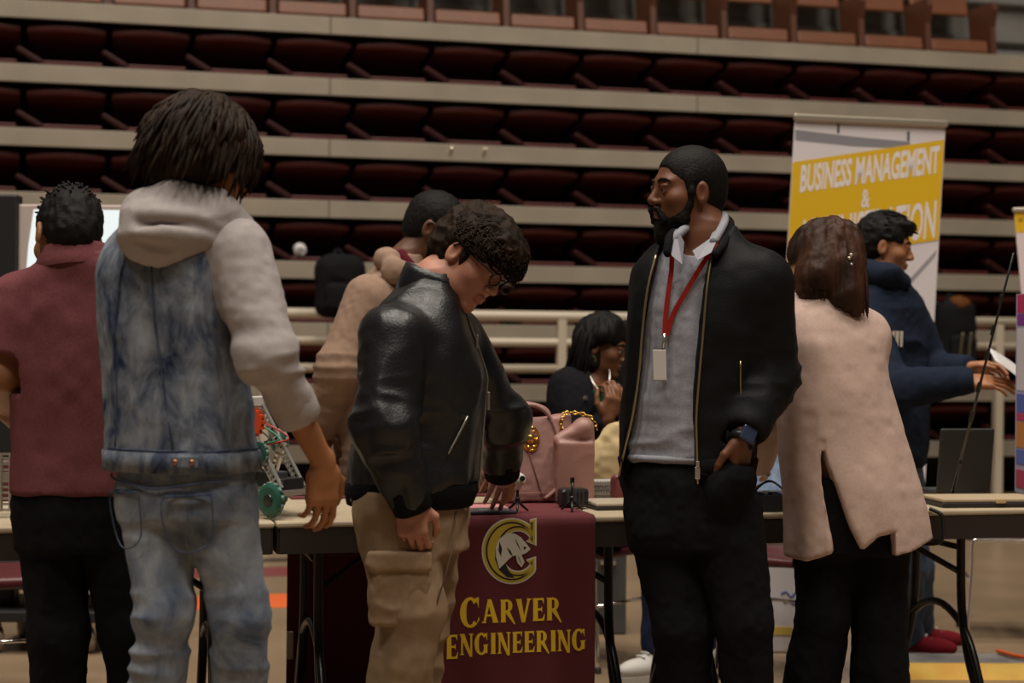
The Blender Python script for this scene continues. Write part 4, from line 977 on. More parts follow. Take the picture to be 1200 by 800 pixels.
# ================= seated person in the black jacket behind the middle table
def seated_woman():
    D = 6.6; f = (.72, -.62); yw = yaw_of(f)
    st = [(P(690, 590, D), .17, .15), (P(689, 555, D), .165, .14), (P(690, 510, D), .165, .135), (P(692, 470, D), .17, .125), (P(696, 446, D), .14, .10), (P(699, 432, D), .08, .07), (P(700, 424, D), .055, .055)]
    hips = [P(688, 612, D - .06), P(700, 612, D + .10)]; kn = [P(772, 620, D - .26), P(812, 620, D - .02)]; an = [P(768, 757, D - .25), P(836, 757, D - .02)]
    g = person('seated person with black hair in black jacket over green top behind the table', (P(695, 640, D).x, D))
    sk = skin('dark brown', (.17, .068, .032))
    arms = [dict(sh=P(664, 452, D - .06), el=P(676, 535, D - .16), wr=P(712, 490, D - .26), hd=(.25, 0, 1), back=(.5, -.8, -.1), right=True, curl=(.6, .8, .5), sc=.92),
            dict(sh=P(724, 452, D + .02), el=P(735, 530, D - .10), wr=P(724, 482, D - .22), hd=(-.3, 0, 1), back=(.4, -.8, .1), right=False, curl=(.6, .8, .5), sc=.92)]
    b, H = body(g, sk, M('lips plum', (.16, .05, .045), .5), (P(708, 406, D - .02), (.88, -.42, -.22), (.2, 0, 1), .96), P(700, 432, D), st, yw, arms, hips, kn, an, h=.005, neck_r=.048)
    tp = Sdf(.007); tp.loft(inner(st, .015), yw, 2.3); tp.cone(P(703, 440, D - .10), P(703, 425, D - .10), .06, .07, .01, 'sub'); tp.obj('top', fabric('green cotton', (.012, .10, .055)), g)
    S = Sdf(.007); S.loft(st, yw, 2.4, grow=.004)
    for a in arms: S.cone(a['sh'], a['el'], .070, .062, .05); S.cone(a['el'], a['el'].lerp(a['wr'], .85), .060, .048, .03)
    yb = [420, 440, 470, 500, 540, 600]; xl = [694, 696, 704, 710, 714, 714]; xr = [722, 726, 726, 724, 722, 722]; zs = np.array([P(0, y, D - .1).z for y in yb])[::-1]; XL = np.array([P(x, 0, D - .1).x for x in xl])[::-1]; XR = np.array([P(x, 0, D - .1).x for x in xr])[::-1]
    S.op(lambda p: np.maximum(np.maximum(np.interp(p[:, 2], zs, XL) - p[:, 0], p[:, 0] - np.interp(p[:, 2], zs, XR)), p[:, 1] - D + .02), (XL.min(), D - .4, zs[0]), (XR.max(), D, zs[-1] + .05), .008, 'sub')
    S.cone(P(700, 432, D - .01), P(702, 415, D - .03), .05, .065, .01, 'sub')
    ja = S.obj('jacket', fabric('black wool', (.010, .010, .012)), g, folds(.006, (11, 11, 9), .002))
    mb = MB(); mb.lathe(min((on_loft(st, yw, t, P(0, 459, D).z, .008) for t in np.linspace(-1.5, 1.5, 100)), key=lambda q: abs(q.x - P(690, 0, q.y).x)), [(.0005, 0), (.010, .001), (.009, .005), (.0005, .007)], (.6, -.75, 0), 12); mb.obj('pin', M('bright steel', ()), ja)
    tubes('necklace', M('silver chain', (.5, .48, .45), .3, .9), g, [(bez([P(688, 430, D - .06), P(694, 446, D - .115), P(704, 458, D - .135), P(714, 446, D - .12), P(714, 432, D - .08)], 6), .004)], 6)
    T = Sdf(.007); T.loft([(P(692, 580, D), .165, .14), (P(692, 622, D), .165, .14)], yw, 2.3, .02)
    for h_, k_, a_ in zip(hips, kn, an): T.cone(h_, k_, .088, .068, .04); T.cone(k_, a_, .066, .052, .02)
    T.obj('jeans', denim('dark navy denim', (.010, .014, .040), (.02, .028, .06), 14, (1, 1, 1)), g, folds(.004, (12, 12, 12)))
    shoes(g, an, [(-.8, -.6), (.6, -.7)], M('white sneaker', ()), RUBBER, M('white lace', ()), sc=.95)
    C = Sdf(.005); hair_cap(C, H, .016, .045, -.085, 0, .015); bx = hpt(H, (-.05, 0, .02))
    C.chain([bx, P(690, 425, D - .03), P(686, 448, D - .02)], [.075, .055, .02], .03); C.chain([hpt(H, (.04, .06, .09)), hpt(H, (.05, .085, .0)), hpt(H, (.045, .085, -.10))], [.03, .028, .01], .02); C.chain([hpt(H, (.03, -.04, .09)), hpt(H, (.02, -.075, .05)), hpt(H, (-.01, -.080, .0))], [.035, .028, .012], .02)
    hr = C.obj('hair', BLK_HAIR, g, lambda p: .006 * (1 - 2 * np.abs(vnoise(p * np.array((40., 40., 9.))))))
    L = []
    for i in range(90):
        s_ = (-1, 1)[i % 2]; u = rng.uniform(-.09, -.02 if s_ < 0 else .065); q = Vector((u, .072 * s_, .06)); e = Vector((u + rng.uniform(-.02, .02), .088 * s_ + rng.uniform(-.012, .012), rng.uniform(-.16, -.06)))
        L.append((bez([hpt(H, q), hpt(H, (q + e) / 2 + Vector((0, .018 * s_, .02))), hpt(H, e)], 4), [.004] * 8 + [.001]))
    for L_ in (L[::2], L[1::2]): tubes('hair_strands', BLK_HAIR, hr, L_, 5)
    brows(H, g, BLK_HAIR); eyes(H, g, MATS['dark iris'])
    tubes('earring', M('gold', (.6, .38, .1), .3, .9), g, [([hpt(H, (-.006, -.086, -.045 - .02 + .018 * math.cos(t))) + Vector((.018 * math.sin(t), 0, 0)) for t in np.linspace(0, 6.283, 14)], .002)], 5)
seated_woman()
# ------------------------------------------------------------------ tables
TL, TD, TZ = 1.185, .74, .745
T2 = Vector((-.647, 4.72, 0)); STEP = 1.19
LAM = M('cream laminate', (.47, .385, .265), .38, var=.05, vscale=12); BRK = M('dark brown apron', (.022, .015, .012), .5); BTU = M('black steel tube', (.014, .013, .013), .32, .3)
def TP(o, u, v, z): return Vector(o) + UX * u + VX * v + ZX * z
def table(o, label):
    g = thing('folding_table', label, 'table', o)
    t = MB(); t.box(TP(o, TL / 2, TD / 2, TZ - .009), (TL / 2, TD / 2, .009), AX, .006); t.obj('tabletop', LAM, g)
    a = MB()
    for (uu, vv, hu, hv) in ((TL / 2, .012, TL / 2 - .01, .009), (TL / 2, TD - .012, TL / 2 - .01, .009), (.012, TD / 2, .009, TD / 2 - .01), (TL - .012, TD / 2, .009, TD / 2 - .01)): a.box(TP(o, uu, vv, TZ - .054), (hu, hv, .036), AX)
    a.obj('apron', BRK, g)
    for u in (.15, TL - .15):
        sgn = 1 if u < .5 else -1
        for s, v0, v1 in ((1, .22, .02), (-1, TD - .22, TD - .02)):
            m = MB(); m.tube(bez([TP(o, u, v0, TZ - .02), TP(o, u, v0, .55), TP(o, u, v0 - s * .012, .38), TP(o, u, v0 - s * .07, .22), TP(o, u, v1 + s * .03, .08), TP(o, u, v1, .015)], 5), .0145, 10); m.obj('leg', BTU, g, smooth=True)
            m = MB(); m.lathe(TP(o, u, v1, 0), [(.017, 0), (.019, .006), (.019, .03), (.016, .034)]); m.obj('foot_cap', M('black sole', ()), g)
        m = MB(); m.tube(bez([TP(o, u, .05, .05), TP(o, u, .10, .20), TP(o, u, .20, .345), TP(o, u, TD / 2, .405), TP(o, u, TD - .20, .345), TP(o, u, TD - .10, .20), TP(o, u, TD - .05, .05)], 5), .0125, 10); m.obj('arch_brace', BTU, g, smooth=True)
        m = MB(); m.tube(bez([TP(o, u + sgn * .36, TD / 2, TZ - .03), TP(o, u + sgn * .20, TD / 2 - .04, .64), TP(o, u, .222, .52)], 5), .010, 8); m.obj('diagonal_brace', BTU, g, smooth=True)
        m = MB(); m.tube([TP(o, u, .22, .60), TP(o, u, TD - .22, .60)], .010, 8); m.obj('crossbar', BTU, g, smooth=True)
    return g
o1, o2, o3 = T2 - UX * STEP, T2, T2 + UX * STEP
table(o1, 'cream-topped folding table at the left, carrying the wheeled robots')
table(o2, 'cream-topped folding table with the maroon runner and pink handbag')
table(o3, 'cream-topped folding table at the right, carrying the black laptop and display board')
def onT(x, y_unused, v, o=None):
    """point on the table tops at depth v seen in photo column x"""
    p0 = T2 + VX * v; q = ray(x, 400, p0, VX); return Vector((q.x, q.y, TZ + .0015))
def X2(p, dx, dy, dz): return p + UX * dx + VX * dy + ZX * dz

# maroon runner with the crest and lettering
CL = M('maroon cloth', (.105, .012, .016), .85, bump=.25, bscale=800, sheen=0)
def fu(x):
    q = ray(x, 700, T2 + VX * (-.012), VX); return (q - T2).dot(UX)
uL, uR = fu(505), fu(697.5)
def wav(u, z):
    t = max(0, min(1, (.55 - z) / .5)); e = abs(u - (uL + uR) / 2) / ((uR - uL) / 2)
    return -.010 - .010 * t * (.5 + .5 * math.sin(u * 31 + 1.0)) - .004 * t
rn = thing('table_runner', 'maroon table runner with gold crest and lettering hanging over table front', 'table runner', TP(T2, (uL + uR) / 2, -.01, 0))
us = np.linspace(uL, uR, 40); path = [('top', v) for v in np.linspace(.42, .02, 8)] + [('c', 0), ('c', 1)] + [('f', z) for z in np.linspace(.72, .06, 34)]
mb = MB(); rings = []
for kd, t in path:
    r = []
    for u in us:
        if kd == 'top': r.append(TP(T2, u, t, TZ + .0035))
        elif kd == 'c': r.append(TP(T2, u, (.004, -.008)[t], (TZ + .003, TZ - .006)[t]))
        else: r.append(TP(T2, u, wav(u, t), t))
    rings.append(r)
mb.loft(rings, caps=False, closed=False); nv = len(mb.v)
ro = mb.obj('cloth', CL, rn, smooth=True); md = ro.modifiers.new('thick', 'SOLIDIFY'); md.thickness = .0022; md.offset = 0
FN = -VX
def fp(x, y, off=.0025):
    q = ray(x, y, T2 - VX * .013, VX); u = (q - T2).dot(UX); z = q.z; return TP(T2, u, wav(u, z) - off, z)
def polyobj(name, polys, mat, parent, off, mp=fp, thick=.001, nrm=None):
    m = MB(); nrm = nrm or FN
    for pl in polys:
        a = [mp(x, y, off) for x, y in pl]; b = [q - nrm * thick for q in a]; n = len(a)
        ar = sum(pl[i][0] * pl[(i + 1) % n][1] - pl[(i + 1) % n][0] * pl[i][1] for i in range(n))
        if ar > 0: a, b = a[::-1], b[::-1]
        m.add(a + b, [list(range(n)), [n + i for i in range(n)][::-1]] + [[i, n + i, n + (i + 1) % n, (i + 1) % n] for i in range(n)])
    return m.obj(name, mat, parent)
GOLD = M('gold thread', (.82, .54, .02), .6); CRW = M('crest white', (.62, .58, .50), .7); CRB = M('crest black', (.012, .010, .010), .8); CRG = M('crest gold', (.50, .36, .03), .6)
def cband(g0):
    """outline of the big C of the crest, widened by g0"""
    cx, cy = 604.0, 645.5; out, inn = [], []
    for t in np.linspace(R(40), R(320), 40): out.append((cx + (-4 + 33 * math.cos(t)) * 1.0 - 0 + g0 * math.cos(t), cy - (36.5 + g0) * math.sin(t)))
    for t in np.linspace(R(318), R(42), 40): inn.append((cx + (3 + (21 - g0) * math.cos(t)), cy - (25.5 - g0) * math.sin(t)))
    tip_b = [(626 + g0, 681 - 14), (626 + g0, 654 - g0), (619 - g0, 658 - g0)]; tip_t = [(619 - g0, 632 + g0), (626.5 + g0, 637 + g0), (626.5 + g0, 609 - g0), (621, 611 - g0)]
    return out + tip_b + inn + tip_t
def quads(pl):           # split the concave band into convex pieces
    n = 40; out, inn = pl[:n], pl[n + 3:2 * n + 3][::-1]
    q = [[out[i], out[i + 1], inn[i + 1], inn[i]] for i in range(n - 1)]
    return q + [[pl[-1], pl[-2], pl[-3], pl[-4], inn[0]], [out[-1], pl[n], pl[n + 1], pl[n + 2], inn[-1]]]
cr = polyobj('crest', quads(cband(2.4)) + [[(575, 638), (575, 660), (569, 652)]], CRW, rn, .0022)
polyobj('crest_outline', quads(cband(.6)), CRG, cr, .0030)
polyobj('crest_letter', quads(cband(-2.2)), CRB, cr, .0036); polyobj('crest_inline', quads(cband(-4.2)), CRG, cr, .0040)
polyobj('crest_crescent', [[(581, 640), (580, 655), (585, 668), (594, 676), (603, 677), (596, 668), (590, 655), (590, 640)]], CRB, cr, .0044)  # black crescent printed inside the C, part of the emblem
hh = [[(595, 624), (603, 625), (610, 629), (612, 640), (604, 650), (592, 645)], [(595, 624), (592, 645), (581, 652), (581, 640), (585, 631)], [(610, 629), (616, 636), (621.5, 643), (616, 648), (611, 650), (604, 650), (612, 640)],
      [(581, 652), (592, 645), (604, 650), (598, 653), (590, 661), (585, 666)], [(604, 650), (611, 650), (614.5, 658), (611, 664.5), (606, 659)]]
polyobj('horse_head', hh, CRW, cr, .0052)
polyobj('horse_marks', [[(594, 641), (597, 648), (601, 652), (598, 645)], [(603, 630), (606, 638), (610, 645), (606, 635)], [(613, 640), (617, 641), (614, 644)], [(606, 650), (609, 655), (611, 661), (608, 655)], [(585, 634), (588, 642), (587, 652), (584, 645)]], CRB, cr, .0060)

def letter(ch):
    """engraved style capitals in a unit-high box: list of convex pieces and the advance"""
    S = []
    def st(x0, y0, x1, y1, w0, w1=None):
        w1 = w0 if w1 is None else w1; w0 *= 1.3; w1 *= 1.3; S.append([(x0 - w0 / 2, y0), (x0 + w0 / 2, y0), (x1 + w1 / 2, y1), (x1 - w1 / 2, y1)])
    def hb(x0, x1, y, h): S.append([(x0, y - h / 2), (x1, y - h / 2), (x1, y + h / 2), (x0, y + h / 2)])
    def sf(x, y, w=.26, up=True):
        e = .075 if up else -.075; S.append([(x - w / 2, y), (x + w / 2, y), (x + w * .28, y + e), (x - w * .28, y + e)])
    def arc(cx, cy, rx, ry, a0, a1, t0, t1, n=14):
        for i in range(n):
            a, b = R(a0 + (a1 - a0) * i / n), R(a0 + (a1 - a0) * (i + 1) / n); wa = (t1 + (t0 - t1) * abs(math.cos(a))) * 1.25; wb = (t1 + (t0 - t1) * abs(math.cos(b))) * 1.25
            S.append([(cx + rx * math.cos(a), cy + ry * math.sin(a)), (cx + rx * math.cos(b), cy + ry * math.sin(b)), (cx + (rx - wb) * math.cos(b), cy + (ry - wb * .7) * math.sin(b)), (cx + (rx - wa) * math.cos(a), cy + (ry - wa * .7) * math.sin(a))])
    def tri(*p): S.append(list(p))
    if ch in 'CG':
        arc(.44, .5, .44, .53, 48, 312, .22, .10); tri((.66, .98), (.80, 1.02), (.80, .64)); 
        if ch == 'C': tri((.70, .10), (.80, .34), (.83, .24)); adv = .92
        else: st(.70, .05, .70, .46, .17); sf(.70, .46, .34, False); adv = .98
    elif ch == 'A': st(.14, 0, .42, 1.04, .09, .12); st(.76, 0, .42, 1.04, .22, .16); hb(.20, .66, .33, .09); sf(.13, 0, .28); sf(.77, 0, .34); adv = .98
    elif ch == 'V': st(.40, -.04, .14, 1, .14, .22); st(.42, -.04, .70, 1, .10, .09); sf(.14, 1, .34, False); sf(.70, 1, .28, False); adv = .86
    elif ch == 'R':
        st(.20, 0, .20, 1, .19); sf(.20, 0, .34); sf(.16, 1, .28, False); hb(.20, .42, .955, .09); hb(.20, .42, .475, .09); arc(.40, .715, .30, .285, -90, 90, .19, .09, 10); st(.82, -.10, .42, .46, .06, .22); adv = .90
    elif ch == 'E': st(.20, 0, .20, 1, .19); hb(.06, .64, .955, .09); hb(.20, .54, .50, .09); hb(.06, .66, .045, .09); tri((.54, .95), (.66, 1.0), (.64, .74)); tri((.54, .05), (.70, .30), (.66, 0)); tri((.46, .5), (.56, .64), (.56, .36)); adv = .76
    elif ch == 'N': st(.18, 0, .18, 1, .09); st(.74, -.10, .18, 1, .12, .24); st(.76, -.06, .76, 1, .09); sf(.18, 0, .28); sf(.76, 1, .30, False); sf(.14, 1, .24, False); adv = .96
    elif ch == 'I': st(.20, 0, .20, 1, .20); sf(.20, 0, .36); sf(.20, 1, .36, False); adv = .42
    return S, adv
def word(chars, x0, x1, yb0, yb1, h, hfirst):
    tot = 0; L = []
    for i, c in enumerate(chars):
        S, a = letter(c); k = hfirst / h if i == 0 else 1.0; L.append((S, tot, k)); tot += a * k
    sx = (x1 - x0) / tot; polys = []
    for S, off, k in L:
        for pl in S: 
            q = []
            for a, b in pl:
                X = x0 + (off + a * k) * sx; yb = yb0 + (yb1 - yb0) * (X - x0) / (x1 - x0); q.append((X, yb - b * h * k + (4 if k > 1 else 0)))
            polys.append(q)
    return polys
def sep(name, polys, mat, off0):
    o = polyobj(name, [], mat, rn, off0) if not polys else None
    m = MB()
    for i, pl in enumerate(polys):
        off = off0 + .00005 * (i % 7); n = len(pl); a = [fp(x, y, off) for x, y in pl]; b = [q - FN * .001 for q in a]
        ar = sum(pl[j][0] * pl[(j + 1) % n][1] - pl[(j + 1) % n][0] * pl[j][1] for j in range(n))
        if ar > 0: a, b = a[::-1], b[::-1]
        m.add(a + b, [list(range(n)), [n + j for j in range(n)][::-1]] + [[j, n + j, n + (j + 1) % n, (j + 1) % n] for j in range(n)])
    return m.obj(name, mat, rn)
sep('lettering', word('CARVER', 539, 659, 731, 726, 26.5, 34), GOLD, .0024)
sep('lettering', word('ENGINEERING', 522, 688, 768, 761, 24.5, 28), GOLD, .0024)

# dark cloth hanging from the rear edge of the same table
dk = thing('tablecloth', 'dark maroon cloth hanging from the rear edge of the table behind the runner', 'tablecloth', TP(T2, .45, TD + .01, 0))
ua, ub = .125, .80; us = np.linspace(ua, ub, 50); mb = MB(); rings = []
for kd, t in [('t', v) for v in np.linspace(.66, TD - .01, 4)] + [('c', 0), ('c', 1)] + [('f', z) for z in np.linspace(.70, .03, 20)]:
    r = []
    for u in us:
        if kd == 't': r.append(TP(T2, u, t, TZ + .0035))
        elif kd == 'c': r.append(TP(T2, u, (TD, TD + .008)[t], (TZ + .003, TZ - .008)[t]))
        else: r.append(TP(T2, u, TD + .012 + .008 * (1 - t / .75) * (1 + math.sin(u * 26)), t))
    rings.append(r)
mb.loft(rings, caps=False, closed=False); co = mb.obj('cloth', M('maroon cloth', ()), dk, smooth=True); md = co.modifiers.new('thick', 'SOLIDIFY'); md.thickness = .002; md.offset = 0
q = MB(); q.box(TP(T2, ua + .01, TD + .002, .27), (.010, .003, .045), AX, .002); q.obj('care_tag', M('crest white', ()), dk)
rb = MB(); pts = bez([TP(T2, fu(497), -.035, TZ - .03), TP(T2, fu(506), -.05, .45), TP(T2, fu(508), -.05, .32), TP(T2, fu(503), -.045, .23)], 8); rr = []
for i, p in enumerate(pts): rr.append([p + UX * .018 + VX * .002, p - UX * .018 + VX * .002, p - UX * .018 - VX * .002, p + UX * .018 - VX * .002])
rb.loft(rr); ro = rb.obj('ribbon', fabric('bright red ribbon', (.38, .02, .025)), origin=TP(T2, fu(505), -.04, .23)); tag(ro, 'narrow red ribbon hanging beside the maroon table runner', 'ribbon')

# ------------------------------------------------------------------ things on the middle table
def slab(name, label, cat, c, hu, hv, hz, mat, yaw=0.0, bev=.003, parts=()):
    g = thing(name, label, cat, c); a = (Matrix.Rotation(yaw, 3, 'Z') @ UX, Matrix.Rotation(yaw, 3, 'Z') @ VX, ZX)
    m = MB(); m.box(Vector(c) + ZX * hz, (hu, hv, hz), a, bev); m.obj('body', mat, g); return g, a
RUNZ = ZX * .0036
tb, ax = slab('tablet', 'slate blue tablet lying flat on the maroon runner by the hand', 'tablet', onT(572, 0, .10) + RUNZ, .075, .055, .005, M('slate plastic', (.05, .055, .075), .35), .1)
m = MB(); m.box(onT(572, 0, .10) + RUNZ + ZX * .0105, (.068, .048, .0006), ax); m.obj('screen', M('dim screen glass', (.09, .10, .14), .12), tb)
slab('folder', 'thin pink paper folder under the tablet corner', 'folder', onT(560, 0, .26) + RUNZ, .09, .075, .0015, M('pink paper', (.42, .17, .17), .8), -.08, .001)
def mini_tripod(label, c, h, top):
    g = thing('tabletop_tripod', label, 'tripod', c); bk = M('black plastic', (.012, .012, .013), .35)
    for k in range(3):
        a = k * 2.094 + .5; e = Vector((math.cos(a), math.sin(a), 0)); m = MB(); m.tube([c + ZX * .035, c + e * .018 + ZX * .018, c + e * .036 + ZX * .004], [.004, .004, .003], 8); m.obj('leg', bk, g, smooth=True)
    m = MB(); m.tube([c + ZX * .033, c + ZX * h], .0045, 8); m.lathe(c + ZX * .030, [(.002, 0), (.008, .002), (.008, .012), (.004, .016)]); m.obj('stem', bk, g, smooth=True)
    top(g, c + ZX * h, bk); return g
def ball(g, p, bk):
    S = Sdf(.003); S.ell(p + ZX * .022, (.023, .022, .021)); S.cone(p, p + ZX * .01, .01, .014, .01)
    S.obj('camera_ball', M('white plastic', ()), g, folds(.002, (60, 60, 60))); m = MB(); m.lathe(p + Vector((.012, -.018, .026)), [(.0005, 0), (.008, .0), (.008, .006), (.0005, .007)], (.5, -.85, 0), 14); m.obj('lens', bk, g)
mini_tripod('small black tripod with round white camera ball on the maroon runner', onT(608, 0, .10) + RUNZ, .075, ball)
def clipt(g, p, bk):
    m = MB(); m.box(p + ZX * .006, (.006, .004, .010), AX, .002); m.obj('clip', bk, g)
mini_tripod('small black tripod with bare stem before the small black box', onT(672, 0, .10) + RUNZ, .085, clipt)
c = onT(673, 0, .23) + RUNZ; g = thing('speaker_box', 'small black box standing on table before the pink bag', 'box', c); m = MB(); m.box(c + ZX * .029, (.044, .028, .029), AX, .010); m.obj('body', M('black plastic', ()), g); m = MB()
for i in range(5): m.box(c + UX * (-.024 + .012 * i) - VX * .0285 + ZX * .03, (.003, .001, .018), AX, .0006)
m.obj('grille', M('black rubber', (.03, .03, .03), .7), g)

# pink handbag
PK = M('dusty pink leather', (.33, .18, .155), .45, bump=.2, bscale=240, spec=.45, var=.06, vscale=10); c = onT(625, 0, .45) + ZX * .0045
g = thing('handbag', 'dusty pink leather handbag with gold medallion on the middle table', 'handbag', c); S = Sdf(.005)
def bagfn(p):
    q = p - np.array(c); a = q @ np.array(UX); b = q @ np.array(VX); z = q[:, 2]; t = np.clip(z / .29, 0, 1); hw = .128 - .012 * t + .0 * a; hd = .075 - .045 * t ** 1.5
    return np.maximum(np.maximum(np.abs(a) - hw, (np.abs(b) - hd) * .9), np.maximum(.003 - z, z - .275 + .018 * np.cos(np.clip(a / .12, -1, 1) * 1.57))) * .9
S.op(bagfn, np.array(c) - .17, np.array(c) + np.array((.17, .17, .31))); bb = S.obj('bag_body', PK, g, folds(.004, (14, 14, 9), .001, 60), relax=3)
fb = lambda du, z: X2(c, du, -.078 + .045 * (z / .29) ** 1.5 - .004, z)
for v in (-1, 1):
    m = MB(); off = VX * (.0 if v < 0 else .085)
    m.tube([q + off for q in bez([fb(-.105, .10), fb(-.09, .20), fb(-.06, .275), X2(fb(-.02, .29), 0, -.01, .012), fb(.04, .27), fb(.072, .18), fb(.066, .06), fb(.02, .012)] if v < 0 else [fb(-.10, .25), fb(-.05, .295), fb(.0, .302), fb(.06, .28), fb(.07, .22)], 6)], .0065, 8); m.obj('handle', PK, g, smooth=True)
GM = M('polished gold', (.75, .45, .10), .22, .95); m = MB(); mc = fb(-.022, .196) - VX * .006; ring = [mc + (UX * math.cos(t) * .024 + ZX * math.sin(t) * .036) for t in np.linspace(0, 6.283, 22)]; m.tube(ring, .005, 8, False); m.lathe(mc + VX * .002, [(.0005, .006), (.012, .004), (.016, 0), (.016, -.003), (.0005, -.003)], FN, 18)
for k in range(6): m.lathe(mc + UX * math.cos(k * 1.047) * .018 + ZX * math.sin(k * 1.047) * .027, [(.0005, .007), (.006, .004), (.006, -.002), (.0005, -.002)], FN, 10)
m.obj('medallion', GM, g, smooth=True)
tubes('seam', M('pink stitching', (.30, .13, .105), .6), g, [([fb(-.06, .26), fb(-.03, .16), fb(.01, .02)], .002), ([fb(-.10, .03), fb(.04, .03)], .002), ([fb(.085, .27), fb(.082, .15), fb(.09, .02)], .002)], 5)
def chain(name, pts, r, t, parent, mat):
    m = MB(); L = bez(pts, 24); acc = 0; last = L[0]; k = 0
    for i in range(1, len(L)):
        acc += (L[i] - L[i - 1]).length
        if acc >= r * 1.5:
            acc = 0; d = (L[i] - last).normalized(); last = L[i]; a = d.orthogonal().normalized(); a = Matrix.Rotation(k * 1.571 + .6, 3, d) @ a; k += 1
            m.tube([L[i] + d * math.cos(w) * r + a * math.sin(w) * r * .65 for w in np.linspace(0, 6.283, 11)], t, 5, False)
    return m.obj(name, mat, parent, smooth=True)
chain('chain', [fb(.085, .20), fb(.08, .25), fb(.095, .275), X2(fb(.14, .275), 0, -.01, 0), X2(fb(.175, .26), 0, -.02, 0), X2(fb(.19, .225), 0, -.02, 0)], .008, .0022, g, GM)
pc = onT(674, 0, .36); m = Sdf(.005); A = np.array([UX, VX, ZX]); m.box(pc + ZX * .098, (.058, .032, .096), A, .008); m.cone(pc + UX * -.05 + ZX * .20, pc + UX * .03 + ZX * .235, .018, .03, .02); m.cone(pc + UX * .03 + ZX * .235, pc + UX * .052 + ZX * .20, .03, .012, .02); m.obj('side_pocket', M('deep pink leather', (.32, .165, .135), .45, bump=.2, bscale=240), g, folds(.002, (16, 16, 16)))

# cream tote, papers, pouch, closed laptop
c = onT(712, 0, .64); S = Sdf(.006); S.ell(c + ZX * .085 + UX * .005, (.075, .045, .088), None, .02); S.ell(c + UX * .035 + ZX * .17, (.045, .04, .07), None, .05); S.ell(c + UX * -.03 + ZX * .10, (.05, .04, .06), None, .03); S.box(c + ZX * -.05, (.3, .3, .052), None, .001, 0, 'sub')
g = thing('cloth_bag', 'crumpled cream cloth bag on the table beside the pink handbag', 'bag', c); S.obj('bag_body', fabric('cream canvas', (.52, .40, .22), var=.1, vscale=30), g, lambda p: .011 * (1 - 2 * np.abs(vnoise(p * np.array((14., 14., 8.))))) + .003 * vnoise(p * 50)); tubes('strap', MATS['cream canvas'], g, [(bez([c + UX * .03 + ZX * .20, c + UX * .05 + ZX * .255 - VX * .01, c + UX * .065 + ZX * .235, c + UX * .06 + ZX * .18], 6), .006)], 6)
c = onT(706, 0, .50); g = thing('notebook_stack', 'low stack of grey ring notebooks before the cream cloth bag', 'notebooks', c)
for i in range(4):
    a = (Matrix.Rotation(.05 * (i - 1.5), 3, 'Z') @ UX, Matrix.Rotation(.05 * (i - 1.5), 3, 'Z') @ VX, ZX); m = MB(); m.box(c + ZX * (.0075 + .0155 * i), (.055, .045, .007), a, .002); nb = m.obj('notebook', M('grey cover %d' % (i % 2), ((.20, .20, .21), (.34, .33, .32))[i % 2], .5), g)
    m = MB()
    for k in range(12): m.tube([c + a[0] * (-.048 + .0087 * k) - a[1] * .045 + ZX * (.0075 + .0155 * i + .0075 * math.sin(w)) - a[1] * (.005 * math.cos(w)) for w in np.linspace(0, 6.28, 8)], .001, 4, False)
    m.obj('ring_binding', STEEL, nb)
c = onT(736, 0, .40); S = Sdf(.005); S.box(c + ZX * .044, (.048, .026, .043), np.array([UX, VX, ZX]), .014); g = thing('pouch', 'small maroon zip pouch on the table left of the lanyard wearer', 'pouch', c); S.obj('pouch_body', M('maroon leatherette', (.16, .035, .035), .5), g, folds(.003, (20, 20, 20)), relax=2); tubes('zip', M('steel zip', ()), g, [([c + UX * -.045 + ZX * .080 - VX * .024, c + UX * .045 + ZX * .080 - VX * .024], .002)], 5)
c = onT(735, 0, .24); g = thing('laptop', 'closed pale laptop lying on the table before the maroon pouch', 'laptop', c); m = MB(); m.box(c + ZX * .006, (.12, .085, .005), AX, .003); m.obj('base', M('dark laptop base', (.02, .02, .022), .4), g); m = MB(); m.box(c + ZX * .016, (.12, .085, .0045), AX, .003); m.obj('lid', M('champagne lid', (.50, .43, .33), .35, .2), g); m = MB(); m.tube([c + VX * .083 + UX * -.08 + ZX * .0108, c + VX * .083 + UX * .08 + ZX * .0108], .0045, 8); m.obj('hinge', M('dark laptop base', ()), g)

